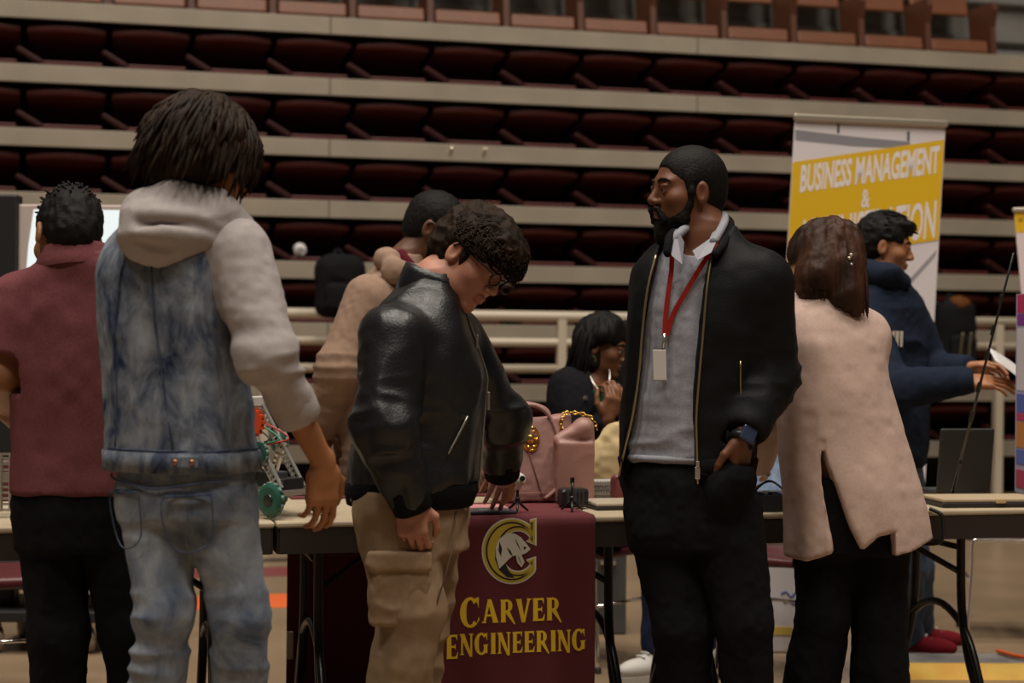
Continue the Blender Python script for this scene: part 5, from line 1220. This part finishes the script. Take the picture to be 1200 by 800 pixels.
# ------------------------------------------------------------------ robots on the left table
ALU = M('brushed aluminium', (.52, .50, .46), .35, .85); GRN = M('green wheel rubber', (.010, .085, .055), .5); ORD2 = M('orange red plastic', (.62, .07, .02), .4)
def rail(mb, a, b, w=.012, n=None):
    """slotted channel: two edges and rungs"""
    a, b = Vector(a), Vector(b); d = (b - a); L = d.length; d.normalize(); s = d.cross(n or Vector((0, -1, 0.2))).normalized(); nn = s.cross(d)
    for k in (-1, 1): mb.box((a + b) / 2 + s * k * w, (.0022, .006, L / 2), (s, nn, d))
    for i in range(int(L / .016) + 1): mb.box(a + d * min(L, .004 + .016 * i), (w, .0015, .0035), (s, nn, d))
def wheel(g, c, ax, r, w):
    ax = Vector(ax).normalized(); m = MB(); m.lathe(c, [(.006, -w), (r * .8, -w), (r, -w * .6), (r, w * .6), (r * .8, w), (.006, w)], ax, 22); wo = m.obj('wheel', GRN, g, smooth=False)
    h = MB(); h.lathe(c, [(.0005, -w - .004), (r * .35, -w - .003), (r * .4, -w + .001), (r * .4, w - .001), (r * .35, w + .003), (.0005, w + .004)], ax, 12); h.obj('hub', M('black plastic', ()), wo)
    t = MB(); a = ax.orthogonal().normalized(); b = ax.cross(a)
    for k in range(12):
        q = c + (a * math.cos(k * .5236) + b * math.sin(k * .5236)) * r; tg = (-a * math.sin(k * .5236) + b * math.cos(k * .5236)); t.tube([q - tg * .008, q + tg * .008], .0055, 6)
    t.obj('roller', M('grey roller', (.10, .16, .14), .5), wo, smooth=True)
def robot(label, c, ori):
    c = c + ZX * .007
    g = thing('robot', label, 'robot', c); X, Y = Vector(ori).normalized(), None; Y = ZX.cross(X); q = lambda x, y, z: c + X * x + Y * y + ZX * z
    m = MB()
    for y in (-.075, .075): rail(m, q(-.11, y, .062), q(.11, y, .062), .012, ZX)
    for x in (-.10, .10): rail(m, q(x, -.08, .062), q(x, .08, .062), .012, ZX)
    m.obj('chassis', ALU, g)
    for x in (-.085, .085):
        for y in (-.095, .095): wheel(g, q(x, y, .046), Y, .046, .012)
    m = MB()
    for y in (-.045, .045): rail(m, q(.07, y, .07), q(-.10, y, .30), .011, Y); rail(m, q(-.06, y, .07), q(-.01, y, .20), .010, Y)
    rail(m, q(-.095, -.05, .29), q(-.095, .05, .29), .011, X); m.obj('tower', ALU, g)
    for x, y, z in ((.0, -.058, .17), (-.035, .058, .20)): wheel(g, q(x, y, z), Y, .032, .008)
    m = MB(); m.box(q(-.02, 0, .095), (.045, .035, .022), (X, Y, ZX), .004); m.obj('controller', M('dark grey module', (.045, .048, .05), .5), g)
    m = MB(); m.box(q(.055, 0, .085), (.028, .04, .016), (X, Y, ZX), .003); m.obj('battery', M('black plastic', ()), g)
    m = MB(); m.lathe(q(.005, -.085, .262), [(.008, -.006), (.036, -.006), (.036, .006), (.008, .006)], Y, 20)
    for k in range(14): m.box(q(.005, -.085, .262) + X * .038 * math.cos(k * .449) + ZX * .038 * math.sin(k * .449), (.004, .005, .004), (X, Y, ZX))
    m.obj('gear', ORD2, g)
    m = MB(); m.box(q(-.10, .02, .31), (.010, .035, .020), (X, Y, ZX), .004); m.obj('claw', M('white plastic', ()), g)
    for s, col in ((1, 'red wire'), (-1, 'black wire'), (0, 'green wire')):
        tubes('cable', M(col, {'red wire': (.4, .03, .02), 'black wire': (.01, .01, .01), 'green wire': (.02, .2, .10)}[col], .5), g, [(bez([q(-.02, .02 * s, .118), q(-.06, .03 * s - .03, .18), q(.02, .04 * s, .21), q(-.06, .03 * s, .25)], 6), .0028)], 6)
    return g
robot('green-wheeled metal robot with orange gear behind the denim vest wearer', onT(322, 0, .20), (.80, -.60, 0))
g = thing('robot', 'silver slotted metal robot at the left edge, under the polo wearer\'s hands', 'robot', onT(3, 0, .26) + ZX * .007); c = Vector(g['_o'])
m = MB()
for i in range(9): rail(m, X2(c, -.11 + .0245 * i, -.02, .01), X2(c, -.11 + .0245 * i, -.02, .17), .0115)
m.obj('slotted_panel', ALU, g)
for x in (-.10, .075):
    wheel(g, X2(c, x, .09, .046), VX, .046, .012)
m = MB(); rail(m, X2(c, .10, .02, .10), X2(c, .055, .04, .345), .014); rail(m, X2(c, -.08, .06, .10), X2(c, -.08, .06, .30), .012); m.box(X2(c, -.01, .07, .10), (.10, .004, .012), AX); m.obj('tower', ALU, g)
m = MB(); m.box(X2(c, .088, -.005, .225), (.007, .006, .05), (UX, VX, Vector((-.5, 0, 1)).normalized()), .002); m.obj('linkage', M('black plastic', ()), g)
m = MB(); m.box(X2(c, .108, -.008, .185), (.010, .008, .010), AX, .003); m.obj('marker', ORD2, g)

# ------------------------------------------------------------------ right table
BL1 = M('black laptop shell', (.016, .015, .015), .5); c = onT(1130, 0, .40); g = thing('laptop', 'open black laptop seen from behind on the right table', 'laptop', c); tl = (ZX + VX * -.12).normalized()
S = Sdf(.004); A = np.array([UX, UX.cross(tl) * -1, tl]); S.box(c + tl * .116 + ZX * .006, (.100, .006, .108), A, .006); S.obj('lid', BL1, g)
m = MB(); m.box(c + VX * .10 + ZX * .009, (.100, .085, .008), AX, .004); m.obj('base', BL1, g); m = MB(); m.tube([c + UX * -.07 + ZX * .012, c + UX * .07 + ZX * .012], .007, 8); m.obj('hinge', BL1, g); m = MB(); m.box(c + VX * .10 + ZX * .0175, (.085, .045, .0008), AX); m.obj('keyboard', M('black rubber', ()), g)
c = onT(1152, 0, .13); yw = -.10; ax = (Matrix.Rotation(yw, 3, 'Z') @ UX, Matrix.Rotation(yw, 3, 'Z') @ VX, ZX); g = thing('flat_case', 'flat cream-topped black case lying before the open black laptop', 'case', c); m = MB(); m.box(c + ZX * .008, (.17, .095, .008), ax, .004); m.obj('case_bottom', BL1, g); m = MB(); m.box(c + ZX * .021, (.168, .093, .005), ax, .003); m.obj('case_top', M('tan board', (.40, .31, .20), .6), g); m = MB(); m.box(c - ax[1] * .095 + ax[0] * .02 + ZX * .020, (.016, .006, .007), ax, .002); m.obj('latch', M('tan latch', (.55, .38, .2), .4), g)
# thin segmented rod
p0, p1 = onT(1117, 0, .30), P(1188, 296, 5.25); g = thing('antenna_rod', 'thin black jointed rod leaning up from the right table', 'rod', p0); m = MB(); m.lathe(p0, [(.030, 0), (.030, .006), (.012, .012), (.006, .022), (.0005, .024)], n=18); m.obj('foot', M('black plastic', ()), g); m = MB(); m.tube([p0 + ZX * .015, p1], [.0055, .0035], 8); m.obj('rod', M('gloss black rod', (.012, .012, .013), .25), g, smooth=True)
for t in (.12, .33, .45, .58, .68, .80):
    q = p0 + ZX * .015 + (p1 - p0) * t; d = (p1 - p0).normalized(); m = MB(); m.tube([q - d * .016, q + d * .016], .009 - .003 * t, 8); m.obj('joint_sleeve', M('black plastic', ()), g)
# laptop with a lit picture, electronics tray
c = onT(908, 0, .40); g = thing('laptop', 'open white laptop showing a pale blue picture between two people', 'laptop', c); tl = (ZX + VX * .25).normalized(); WH = M('white plastic', ())
m = MB(); m.box(c - VX * .09 + ZX * .008, (.085, .09, .007), AX, .004); m.obj('base', WH, g); m = MB(); m.box(c + VX * .012 + tl * .075 + ZX * .016, (.085, .004, .075), (UX, UX.cross(tl) * -1, tl), .003); m.obj('lid', M('silver lid', (.25, .27, .32), .4, .3), g)
n_ = UX.cross(tl); sc0 = c + VX * .012 + tl * .078 + ZX * .016 - (UX.cross(tl) * -1) * .0048; scr = M('lit blue picture', (.20, .25, .33), .3, var=.7, vscale=26, col2=(.06, .08, .14)); b_ = scr.node_tree.nodes['Principled BSDF']; b_.inputs['Emission Color'].default_value = (.45, .6, .9, 1); b_.inputs['Emission Strength'].default_value = .10
m = MB(); m.box(sc0, (.078, .001, .066), (UX, UX.cross(tl) * -1, tl)); m.obj('screen', scr, g); m = MB(); m.box(c - VX * .09 + ZX * .0155, (.072, .05, .0008), AX); m.obj('keyboard', M('pale keys', (.45, .45, .47), .5), g)
c = onT(905, 0, .09); g = thing('electronics_tray', 'dark tray of circuit boards and wires at the front of the right table', 'tray', c); m = MB(); m.box(c + ZX * .004, (.075, .06, .003), AX); 
for a_, b_, s_ in ((0, -.06, 0), (0, .06, 0), (-.075, 0, 1), (.075, 0, 1)): m.box(c + UX * a_ + VX * b_ + ZX * .025, ((.075, .002, .024), (.002, .06, .024))[s_], AX)
m.obj('tray_body', M('dark tray plastic', (.025, .028, .032), .5), g)
for i in range(5):
    m = MB(); m.box(c + UX * (-.05 + .025 * i) + VX * rng.uniform(-.03, .03) + ZX * .045, (.010, .018, .008), AX, .002); m.obj('module', M(('blue module', 'grey module', 'black plastic')[i % 3], ((.03, .05, .2), (.10, .11, .12), ())[i % 3], .5), g)
tubes('cable', M('black wire', ()), g, [(bez([c + UX * -.06 + ZX * .05, c + UX * -.02 + ZX * .09 - VX * .03, c + UX * .02 + ZX * .055 - VX * .075, c + UX * .03 - VX * .110 - ZX * .0, c + UX * .03 - VX * .112 - ZX * .06, c + UX * .028 - VX * .105 - ZX * .16], 6), .0035)], 6)
tubes('cable', M('grey wire', (.25, .25, .26), .5), g, [(bez([c + UX * .05 + ZX * .05, c + UX * .0 + ZX * .085, c + UX * -.05 + ZX * .06 + VX * .03], 6), .003)], 6)
# tall display board: front panel and a narrow folded wing
c = onT(1192, 0, .55); g = thing('display_board', 'tall yellow folding display board with striped side wing at the right edge', 'display board', c); YL = M('yellow card', (.85, .54, .015), .7)
h_ = .60; a = (Matrix.Rotation(-.15, 3, 'Z') @ UX, Matrix.Rotation(-.15, 3, 'Z') @ VX, ZX); wd = (UX * -.20 - VX * .98).normalized(); zc = P(1192, 345, c.y).z; h_ = (zc - TZ) / 2
m = MB(); m.box(c + a[0] * .22 + ZX * h_, (.22, .004, h_), a); m.obj('front_panel', YL, g); wn = ZX.cross(wd); m = MB(); m.box(c + wd * .10 + ZX * h_, (.10, .004, h_), (wd, wn, ZX)); wg = m.obj('side_wing', M('pale violet card', (.42, .38, .50), .7), g)
cols = [((.50, .03, .12), .90, 1.0), ((.22, .04, .30), .84, .90), ((.62, .58, .62), .50, .84), ((.10, .13, .45), .40, .50), ((.50, .05, .15), .36, .40), ((.55, .22, .06), .22, .36), ((.12, .16, .45), .14, .22), ((.45, .06, .10), .02, .12)]
sg = -1 if wn.x > 0 else 1
for i, (cc, z0, z1) in enumerate(cols):
    m = MB(); m.box(c + wd * .10 + wn * (.0048 * (1 if wn.x < 0 else -1)) + ZX * (h_ * (z0 + z1)), (.085, .0008, h_ * (z1 - z0) * .92), (wd, wn, ZX)); m.obj('picture_patch', M('patch %d' % i, cc, .6), wg)
m = MB(); m.box(c + a[0] * .012 - a[1] * .0048 + ZX * h_, (.010, .0008, h_ * .96), a); m.obj('border_stripe', M('blue border', (.10, .13, .45), .6), g)
# paper held out
hp = P(1168, 437, 6.22); m = MB(); vs = []; 
for i in range(7):
    for j in range(5): s_, t_ = i / 6, j / 4; vs.append(hp + Vector((.16 * s_ - .02, -.05 + .10 * t_, .045 - .10 * s_ * (1 - .2 * t_) + .05 * t_ - .03 * s_ * s_)))
m.add(vs, [[i * 5 + j, i * 5 + j + 1, (i + 1) * 5 + j + 1, (i + 1) * 5 + j] for i in range(6) for j in range(4)])
po = m.obj('paper_sheet', M('white paper', (.55, .53, .53), .7), origin=hp, smooth=True); md = po.modifiers.new('thick', 'SOLIDIFY'); md.thickness = .0008; tag(po, 'white paper sheet held in the hand of the navy hoodie wearer', 'paper')

# ------------------------------------------------------------------ banners
def txt(s, quad, pl, name, mat, parent, off, bold=.02):
    cu = bpy.data.curves.new('text', 'FONT'); cu.body = s; cu.offset = bold; cu.resolution_u = 3; cu.extrude = 0
    to = bpy.data.objects.new('text', cu); COL.objects.link(to); bpy.context.view_layer.update()
    me = bpy.data.meshes.new_from_object(to.evaluated_get(bpy.context.evaluated_depsgraph_get())); vs = np.array([v.co[:2] for v in me.vertices]); fs = [list(p.vertices) for p in me.polygons]
    bpy.data.objects.remove(to); bpy.data.curves.remove(cu); bpy.data.meshes.remove(me)
    lo, hi = vs.min(0), vs.max(0); st = (vs - lo) / (hi - lo); (bl, br, tr, tl) = [np.array(q, dtype=float) for q in quad]; out = []
    for s_, t_ in st:
        q = (bl * (1 - s_) + br * s_) * (1 - t_) + (tl * (1 - s_) + tr * s_) * t_; out.append(pl(q[0], q[1], off))
    m = MB(); m.add(out, fs); return m.obj(name, mat, parent)
def banner(label, mid, yaw, lean, px, ztop_px, width_px, groups):
    pass
bn = Vector((-math.sin(R(15)), math.cos(R(15)), 0)); b0 = P(1018, 142, 7.6); bpl = lambda x, y, off=0.0: ray(x, y, b0 - bn * off, bn)
g = thing('banner_stand', 'white and gold roll-up banner for business management behind two people', 'banner', Vector((b0.x - .1, b0.y, 0)))
dn = (bpl(922, 302) - bpl(931.5, 139)).normalized(); tlp, trp = bpl(931.5, 139), bpl(1108, 147); zb_ = .10
def down(p): return p + dn * ((p.z - zb_) / -dn.z)
PB = M('white vinyl', (.78, .72, .74), .45); m = MB(); q = [tlp, trp, down(trp), down(tlp)]; m.add([p for p in q] + [p + bn * .003 for p in q], [[0, 3, 2, 1], [4, 5, 6, 7], [0, 1, 5, 4], [1, 2, 6, 5], [2, 3, 7, 6], [3, 0, 4, 7]]); pan = m.obj('banner_panel', PB, g)
def bpoly(name, polys, mat, off): return polyobj(name, polys, mat, pan, off, bpl, .0006, -bn)
bpoly('grey_streak', [[(932, 152), (1000, 160), (1066, 166), (1068, 174), (1000, 171), (932, 164)]], M('grey print', (.27, .26, .29), .6), .001)
bpoly('grey_tick', [[(981, 145), (984, 145), (984, 156), (981, 156)]], M('dark grey print', (.10, .10, .12), .6), .0014); bpoly('grey_tick', [[(1063, 154), (1066, 154), (1066, 165), (1063, 165)]], MATS['dark grey print'], .0014)
bpoly('gold_band', [[(929.2, 190), (1106.5, 163.5), (1099.5, 281), (922.4, 308)]], M('gold print', (.80, .49, .015), .5), .0022)
bpoly('grey_streak', [[(1098, 292), (1096, 300), (1050, 352), (1030, 376), (1028, 368), (1050, 344)]], M('soft grey print', (.36, .33, .36), .6), .001)
sk_ = M('skyline print', (.16, .15, .17), .6, var=.6, vscale=22, col2=(.50, .46, .47)); bpoly('skyline_picture', [[(1062, 412), (1072, 400), (1080, 418), (1088, 404), (1089.5, 408), (1078, 600), (905, 600), (912, 430), (960, 440), (1010, 430)]], sk_, .001)
TW = M('white print', (.86, .80, .80), .5)
txt('BUSINESS MANAGEMENT', [(937, 226), (1100, 203), (1102, 170), (939.5, 193)], bpl, 'lettering', TW, pan, .0030, .028)
txt('&', [(1009, 244), (1019, 243), (1020, 221), (1010, 222)], bpl, 'lettering', TW, pan, .0030, .015)
txt('ADMINISTRATION', [(933, 303), (1095, 279), (1098, 234), (936, 258)], bpl, 'lettering', TW, pan, .0030, .015)
AL2 = M('satin aluminium', (.62, .55, .44), .35, .7); m = MB(); e = (trp - tlp).normalized(); m.box((tlp + trp) / 2 + ZX * .006 - bn * .004, ((trp - tlp).length / 2 + .006, .012, .014), (e, bn, e.cross(bn)), .005); m.obj('top_rail', AL2, g)
bb_ = (down(tlp) + down(trp)) / 2; bx = (down(trp) - down(tlp)).normalized(); m = MB(); m.box(Vector((bb_.x, bb_.y, .05)), ((down(trp) - down(tlp)).length / 2 + .02, .07, .05), (bx, bn, ZX), .02); m.obj('base', AL2, g)
m = MB(); m.tube([Vector((bb_.x, bb_.y, .06)) + bn * .04, (tlp + trp) / 2 + bn * .02], .010, 10); m.obj('pole', AL2, g)
# second banner, mostly beyond the right edge
n2 = Vector((math.sin(R(8)), math.cos(R(8)), 0)); c0 = P(1188, 246, 7.75); bp2 = lambda x, y, off=0.0: ray(x, y, c0 - n2 * off, n2); g = thing('banner_stand', 'white roll-up banner with yellow header cut off by the right edge', 'banner', Vector((c0.x + .25, c0.y, 0)))
tl2 = bp2(1188, 246); tr2 = tl2 + Vector((math.cos(R(8)), -math.sin(R(8)), 0)) * .62; d2 = (bp2(1197, 345) - tl2).normalized(); dw2 = lambda p: p + d2 * ((p.z - .1) / -d2.z)
m = MB(); q = [tl2, tr2, dw2(tr2), dw2(tl2)]; m.add(q + [p + n2 * .003 for p in q], [[0, 3, 2, 1], [4, 5, 6, 7], [0, 1, 5, 4], [1, 2, 6, 5], [2, 3, 7, 6], [3, 0, 4, 7]]); pan2 = m.obj('banner_panel', M('pinkish white vinyl', (.78, .66, .67), .45), g)
polyobj('yellow_header', [[(1188.3, 247), (1290, 243), (1292, 268), (1190.6, 272.5)]], M('gold print', ()), pan2, .001, bp2, .0006, -n2)
txt('W', [(1193, 261), (1199, 260.5), (1199, 254), (1193, 254.5)], bp2, 'lettering', M('brown print', (.12, .06, .02), .6), pan2, .002, .01)
m = MB(); e = (tr2 - tl2).normalized(); m.box((tl2 + tr2) / 2, (.316, .010, .010), (e, n2, ZX), .004); m.obj('top_rail', AL2, g); b2 = (dw2(tl2) + dw2(tr2)) / 2; m = MB(); m.box(Vector((b2.x, b2.y, .05)), (.33, .07, .05), (e, n2, ZX), .02); m.obj('base', AL2, g); m = MB(); m.tube([Vector((b2.x, b2.y, .06)) + n2 * .04, (tl2 + tr2) / 2 + n2 * .02], .010, 10); m.obj('pole', AL2, g)

# ------------------------------------------------------------------ screen on a rolling cart, far left
D = 6.95; c = P(70, 757, D); c.z = 0; g = thing('screen_cart', 'black rolling cart with a lit white screen behind the polo wearer', 'screen cart', c); BKP = M('black powder coat', (.012, .012, .013), .5)
xw = lambda x: P(x, 400, D).x; zw = lambda y: P(60, y, D).z
m = MB(); m.box(Vector(((xw(-6) + xw(22)) / 2, D, (zw(229) + .12) / 2)), ((xw(22) - xw(-6)) / 2, .045, (zw(229) - .12) / 2), None, .008); m.obj('upright', BKP, g); m = MB(); m.box(Vector((xw(152), D, (1.4 + .12) / 2)), (.03, .035, (1.4 - .12) / 2), None, .008); m.obj('upright', BKP, g)
zs0, zs1 = zw(352), zw(240); m = MB(); m.box(Vector(((xw(22) + xw(168)) / 2, D + .0, (zs0 + zs1) / 2)), ((xw(168) - xw(22)) / 2, .022, (zs1 - zs0) / 2), None, .006); mo = m.obj('monitor', M('pinkish frame', (.55, .46, .42), .5), g)
m = MB(); vs = [(40, 246), (164, 246), (164, 346), (30, 346), (34, 290)]; vs = [Vector((xw(a), D - .0235, zw(b))) for a, b in vs]; m.add(vs, [[0, 4, 3, 2, 1]]); m.obj('screen', M('lit white screen', (.72, .82, .86), .3, emit=.75), mo)
m = MB(); m.box(Vector((c.x, D, .42)), (.26, .22, .13), None, .01); m.obj('equipment_box', M('dark grey module', ()), g); m = MB(); m.box(Vector((c.x, D, .15)), (.27, .24, .022), None, .006); m.obj('shelf', BKP, g); m = MB(); m.box(Vector((c.x, D, .27)), (.255, .20, .02), None, .006); m.obj('shelf', BKP, g)
for sx in (-.20, .16):
    for sy in (-.17, .17):
        w = c + Vector((sx, sy, .052)); m = MB(); m.lathe(w, [(.020, -.014), (.048, -.014), (.052, -.008), (.052, .008), (.048, .014), (.020, .014)], (1, .55, 0), 22); k_ = m.obj('caster', M('tan rubber', (.24, .18, .12), .5), g, smooth=True); m = MB(); m.lathe(w, [(.0005, -.016), (.018, -.016), (.02, -.012), (.02, .012), (.018, .016), (.0005, .016)], (1, .55, 0), 14); m.obj('hub', BKP, k_); m = MB(); m.tube([w + Vector((0, 0, .02)), w + Vector((0, 0, .085))], .012, 8); m.obj('fork', BKP, k_)

# ------------------------------------------------------------------ chairs with chrome frames
CHR = M('chrome', (.75, .73, .70), .12, 1.0); MSE = M('maroon vinyl', (.085, .014, .016), .4, bump=.1, bscale=200)
def chair(label, x, d, rot, h=None):
    p = P(x, 700, d); p.z = 0; g = thing('stacking_chair', label, 'chair', p); fx = Matrix.Rotation(rot, 3, 'Z') @ Vector((0, -1, 0)); lx = ZX.cross(fx); q = lambda f, l, z: p + fx * f + lx * l + ZX * z
    S = Sdf(.006); S.box(q(0, 0, .445), (.205, .20, .018), np.array([fx, lx, ZX]), .016); S.obj('seat', MSE, g, lambda w: .004 * vnoise(w * 9)); S = Sdf(.006); S.box(q(-.235, 0, .70), (.014, .20, .12), np.array([(fx + ZX * .16).normalized(), lx, (ZX - fx * .16).normalized()]), .012); S.obj('backrest', MSE, g)
    for l in (-1, 1):
        m = MB(); m.tube(bez([q(.19, .205 * l, .012), q(.17, .205 * l, .30), q(.165, .205 * l, .42), q(.13, .205 * l, .432), q(-.14, .205 * l, .432)], 6), .0105, 8); m.obj('leg', CHR, g, smooth=True)
        m = MB(); m.tube(bez([q(-.25, .205 * l, .012), q(-.19, .205 * l, .30), q(-.19, .205 * l, .46), q(-.25, .205 * l, .80)], 6), .0105, 8); m.obj('leg', CHR, g, smooth=True)
        for f in (.19, -.25):
            m = MB(); m.lathe(q(f, .205 * l, 0), [(.012, 0), (.014, .004), (.014, .02), (.011, .024)]); m.obj('foot_cap', M('black rubber', ()), g)
    m = MB(); m.tube([q(.172, -.205, .25), q(.172, .205, .25)], .007, 8); m.obj('crossbar', CHR, g, smooth=True); return g
chair('chrome-legged maroon stacking chair under the table at the left edge', -12, 5.75, .4)
chair('chrome-legged maroon stacking chair holding the seated person', 694, 6.72, math.atan2(.72, .62) * 1.0)
chair('empty chrome-legged maroon stacking chair behind the lanyard wearer\'s legs', 930, 6.45, 2.6)
chair('empty chrome-legged maroon stacking chair beneath the right table, nearest the picture edge', 1182, 7.35, -1.75)

# ------------------------------------------------------------------ on the floor and on the railing
def carton(name, label, cat, xa, xb, ytop, d, hd, mat, band=None):
    a, b = P(xa, 700, d), P(xb, 700, d); z1 = P(xa, ytop, d).z; c = Vector(((a.x + b.x) / 2, d + hd, 0)); g = thing(name, label, cat, c); m = MB(); m.box(c + ZX * (z1 * .46 + .001), ((b.x - a.x) / 2, hd, z1 * .46), None, .008); bo = m.obj('box_body', mat, g); m = MB(); m.box(c + ZX * (z1 * .95), ((b.x - a.x) / 2 + .008, hd + .008, z1 * .05), None, .006); m.obj('lid', mat, g); return g, c, (b.x - a.x) / 2, hd, z1
g, c, hw, hd_, z1 = carton('storage_bin', 'dark grey plastic storage bin on the floor behind the maroon runner', 'bin', 690, 734, 638, 7.3, .18, M('dark grey plastic', (.075, .073, .072), .5))
m = MB(); m.tube([c + Vector((-hw * .4, -hd_ - .012, z1 * .8)), c + Vector((hw * .4, -hd_ - .012, z1 * .8))], .009, 8); m.obj('handle', STEEL, g)
g, c, hw, hd_, z1 = carton('storage_box', 'white storage box with blue scribble beneath the right table', 'box', 897, 968, 622, 6.9, .15, M('white card', (.60, .56, .56), .7))
tubes('scribble', M('blue ink', (.04, .08, .35), .6), g, [(bez([c + Vector((-.06 + .02 * i, -hd_ - .002, .24 + .012 * math.sin(i * 2.3))) for i in range(7)], 4), .003), (bez([c + Vector((-.05 + .02 * i, -hd_ - .002, .205 + .008 * math.sin(i * 1.9))) for i in range(6)], 4), .003)], 5); m = MB(); m.box(c + Vector((0, -hd_ - .001, .09)), (hw, .002, .016), None); m.obj('tape', M('yellow tape', (.60, .42, .08), .5), g)
# cable ramp and orange cord, right
g = thing('cable_ramp', 'grey cable ramp with worn yellow edge on the floor at right', 'cable ramp', P(1150, 780, 6.5).xy.to_3d()); a = Vector((P(1052, 780, 6.55).x, 6.55, 0)); L_ = 1.6
ramp = lambda u, v, z: a + Vector((1, .02, 0)) * u + Vector((0, 1, 0)) * v + ZX * z
m = MB(); m.loft([[ramp(u, v, z) for v, z in ((-.18, .001), (-.10, .045), (.12, .045), (.20, .001))] for u in np.linspace(0, L_, 9)]); m.obj('ramp_body', M('grey ramp rubber', (.20, .19, .185), .6, var=.3, vscale=7), g); m = MB(); m.loft([[ramp(u, v, z) for v, z in ((-.185, .001), (-.105, .047), (-.085, .047), (-.10, .04))] for u in np.linspace(0, L_, 9)]); m.obj('yellow_edge', M('yellow ramp paint', (.60, .30, .03), .55, var=.4, vscale=9, col2=(.62, .40, .06)), g)
oc = MB(); oc.tube(bez([ramp(.42, .12, .057), ramp(.45, .02, .058), ramp(.50, -.06, .057), ramp(.53, -.16, .030), ramp(.55, -.24, .010), ramp(.60, -.42, .010), ramp(.9, -.7, .010)], 8), .0085, 8); co = oc.obj('extension_cord', M('orange cord', (.75, .12, .02), .5), origin=ramp(.5, -.2, 0), smooth=True); tag(co, 'orange extension cord lying over the yellow-edged cable ramp', 'cord')
oc = MB(); oc.tube(bez([TP(o3, .80, -.004, TZ + .006), TP(o3, .83, -.020, TZ - .01), TP(o3, .836, -.022, .71), TP(o3, .838, -.018, .660), TP(o3, .832, .03, .638), TP(o3, .80, .12, .635)], 8), .006, 8); co = oc.obj('power_cable', M('black wire', ()), origin=TP(o3, .84, -.02, 0), smooth=True); tag(co, 'black power cable dangling over the right table\'s front edge', 'cable')
# backpacks on the railing
def backpack(label, x, y0, y1, wpx, accent):
    q0 = ray(x, (y0 + y1) / 2, BL(0, RV - .20, 0), VX); zt, zb2 = ray(x, y0, BL(0, RV - .20, 0), VX).z, ray(x, y1, BL(0, RV - .20, 0), VX).z; hw = wpx * q0.y / 4000; cz = (zt + zb2) / 2; hz = (zt - zb2) / 2
    c = Vector((q0.x, q0.y, cz)); g = thing('backpack', label, 'backpack', Vector((c.x, c.y, zb2))); A = np.array([UX, VX, ZX]); S = Sdf(.008); S.box(c, (hw, .08, hz), A, .07, .02); S.ell(c + ZX * hz * .45, (hw * .95, .085, hz * .55), A, .05); S.obj('pack_body', fabric('black pack nylon', (.010, .010, .011)), g, folds(.006, (9, 9, 9)))
    S = Sdf(.008); S.box(c - VX * .095 - ZX * hz * .35, (hw * .72, .035, hz * .45), A, .03); S.obj('front_pocket', M('black pack nylon', ()), g, folds(.004, (12, 12, 12)))
    tubes('carry_loop', M('black pack nylon', ()), g, [(bez([c + ZX * (hz - .01) - UX * .04 + VX * .06, c + ZX * (hz + .04) + VX * .08, c + ZX * (hz - .01) + UX * .04 + VX * .06], 6), .012)], 8)
    tubes('shoulder_strap', M('black pack nylon', ()), g, [(bez([c + ZX * (hz * .8) + UX * s * .06 + VX * .07, c + ZX * (hz * .9) + UX * s * .07 + VX * .15, c + UX * s * .08 + VX * .12, c - ZX * hz * .8 + UX * s * .09 + VX * .07], 6), .014) for s in (-1, 1)], 8)
    if accent:
        tubes('zip', M('brass zip', ()), g, [(bez([c - VX * .135 + UX * (u + .01 * math.sin(z * 4)) + ZX * (hz * z) for z in np.linspace(.15, -.7, 6)], 5), .006) for u in (-.03, .03)], 6); S = Sdf(.007); S.ell(c + ZX * hz * .9 - VX * .03, (hw * .6, .07, .05), A); S.obj('fur_tuft', fabric('brown fur', (.12, .045, .015)), g, folds(.008, (30, 30, 30)))
    return g
backpack('black backpack with brown fur tuft hanging on the railing beside the gold banner', 1120, 352, 442, 44, True)
backpack('plain black backpack hanging on the railing behind the beige hoodie wearer', 398, 300, 372, 56, False)
c = BL(bu(352, 300), .04, ZK[4] + .090); S = Sdf(.005); S.ell(c + ZX * .035, (.04, .035, .035)); g = thing('crumpled_paper', 'small crumpled white paper lying on a pale ledge', 'paper', c); S.obj('paper_ball', M('white paper', ()), g, folds(.012, (30, 30, 30)))
# ------------------------------------------------------------------ camera, light
cd = bpy.data.cameras.new('camera'); cam = bpy.data.objects.new('camera', cd); COL.objects.link(cam)
cam.location = (0, 0, CAMZ); cam.rotation_euler = (math.pi / 2, -ROLL, 0); cd.sensor_width = 36; cd.lens = 60
cd.dof.use_dof = True; cd.dof.focus_distance = 4.7; cd.dof.aperture_fstop = 2.8; cd.clip_end = 100
SC.camera = cam
w = bpy.data.worlds.new('arena'); SC.world = w; w.use_nodes = True
w.node_tree.nodes['Background'].inputs[0].default_value = (1.0, .90, .78, 1); w.node_tree.nodes['Background'].inputs[1].default_value = .02
def lamp(x, y, z, e, s, col=(1, .91, .80)):
    l = bpy.data.lights.new('arena_light', 'AREA'); l.energy = e; l.size = s; l.color = col; l.shape = 'DISK'
    o = bpy.data.objects.new('arena_light', l); COL.objects.link(o); o.location = (x, y, z)
for x in (-5, 0, 5):
    for y, e in ((-2.5, 420), (2.5, 520), (6.5, 360)): lamp(x, y, 13.5, e, 1.8)
SC.view_settings.view_transform = 'Standard'; SC.view_settings.look = 'None'; SC.view_settings.gamma = 1; SC.view_settings.use_curve_mapping = False; SC.view_settings.exposure = -0.18
for o in COL.objects:
    if '_o' in o: del o['_o']
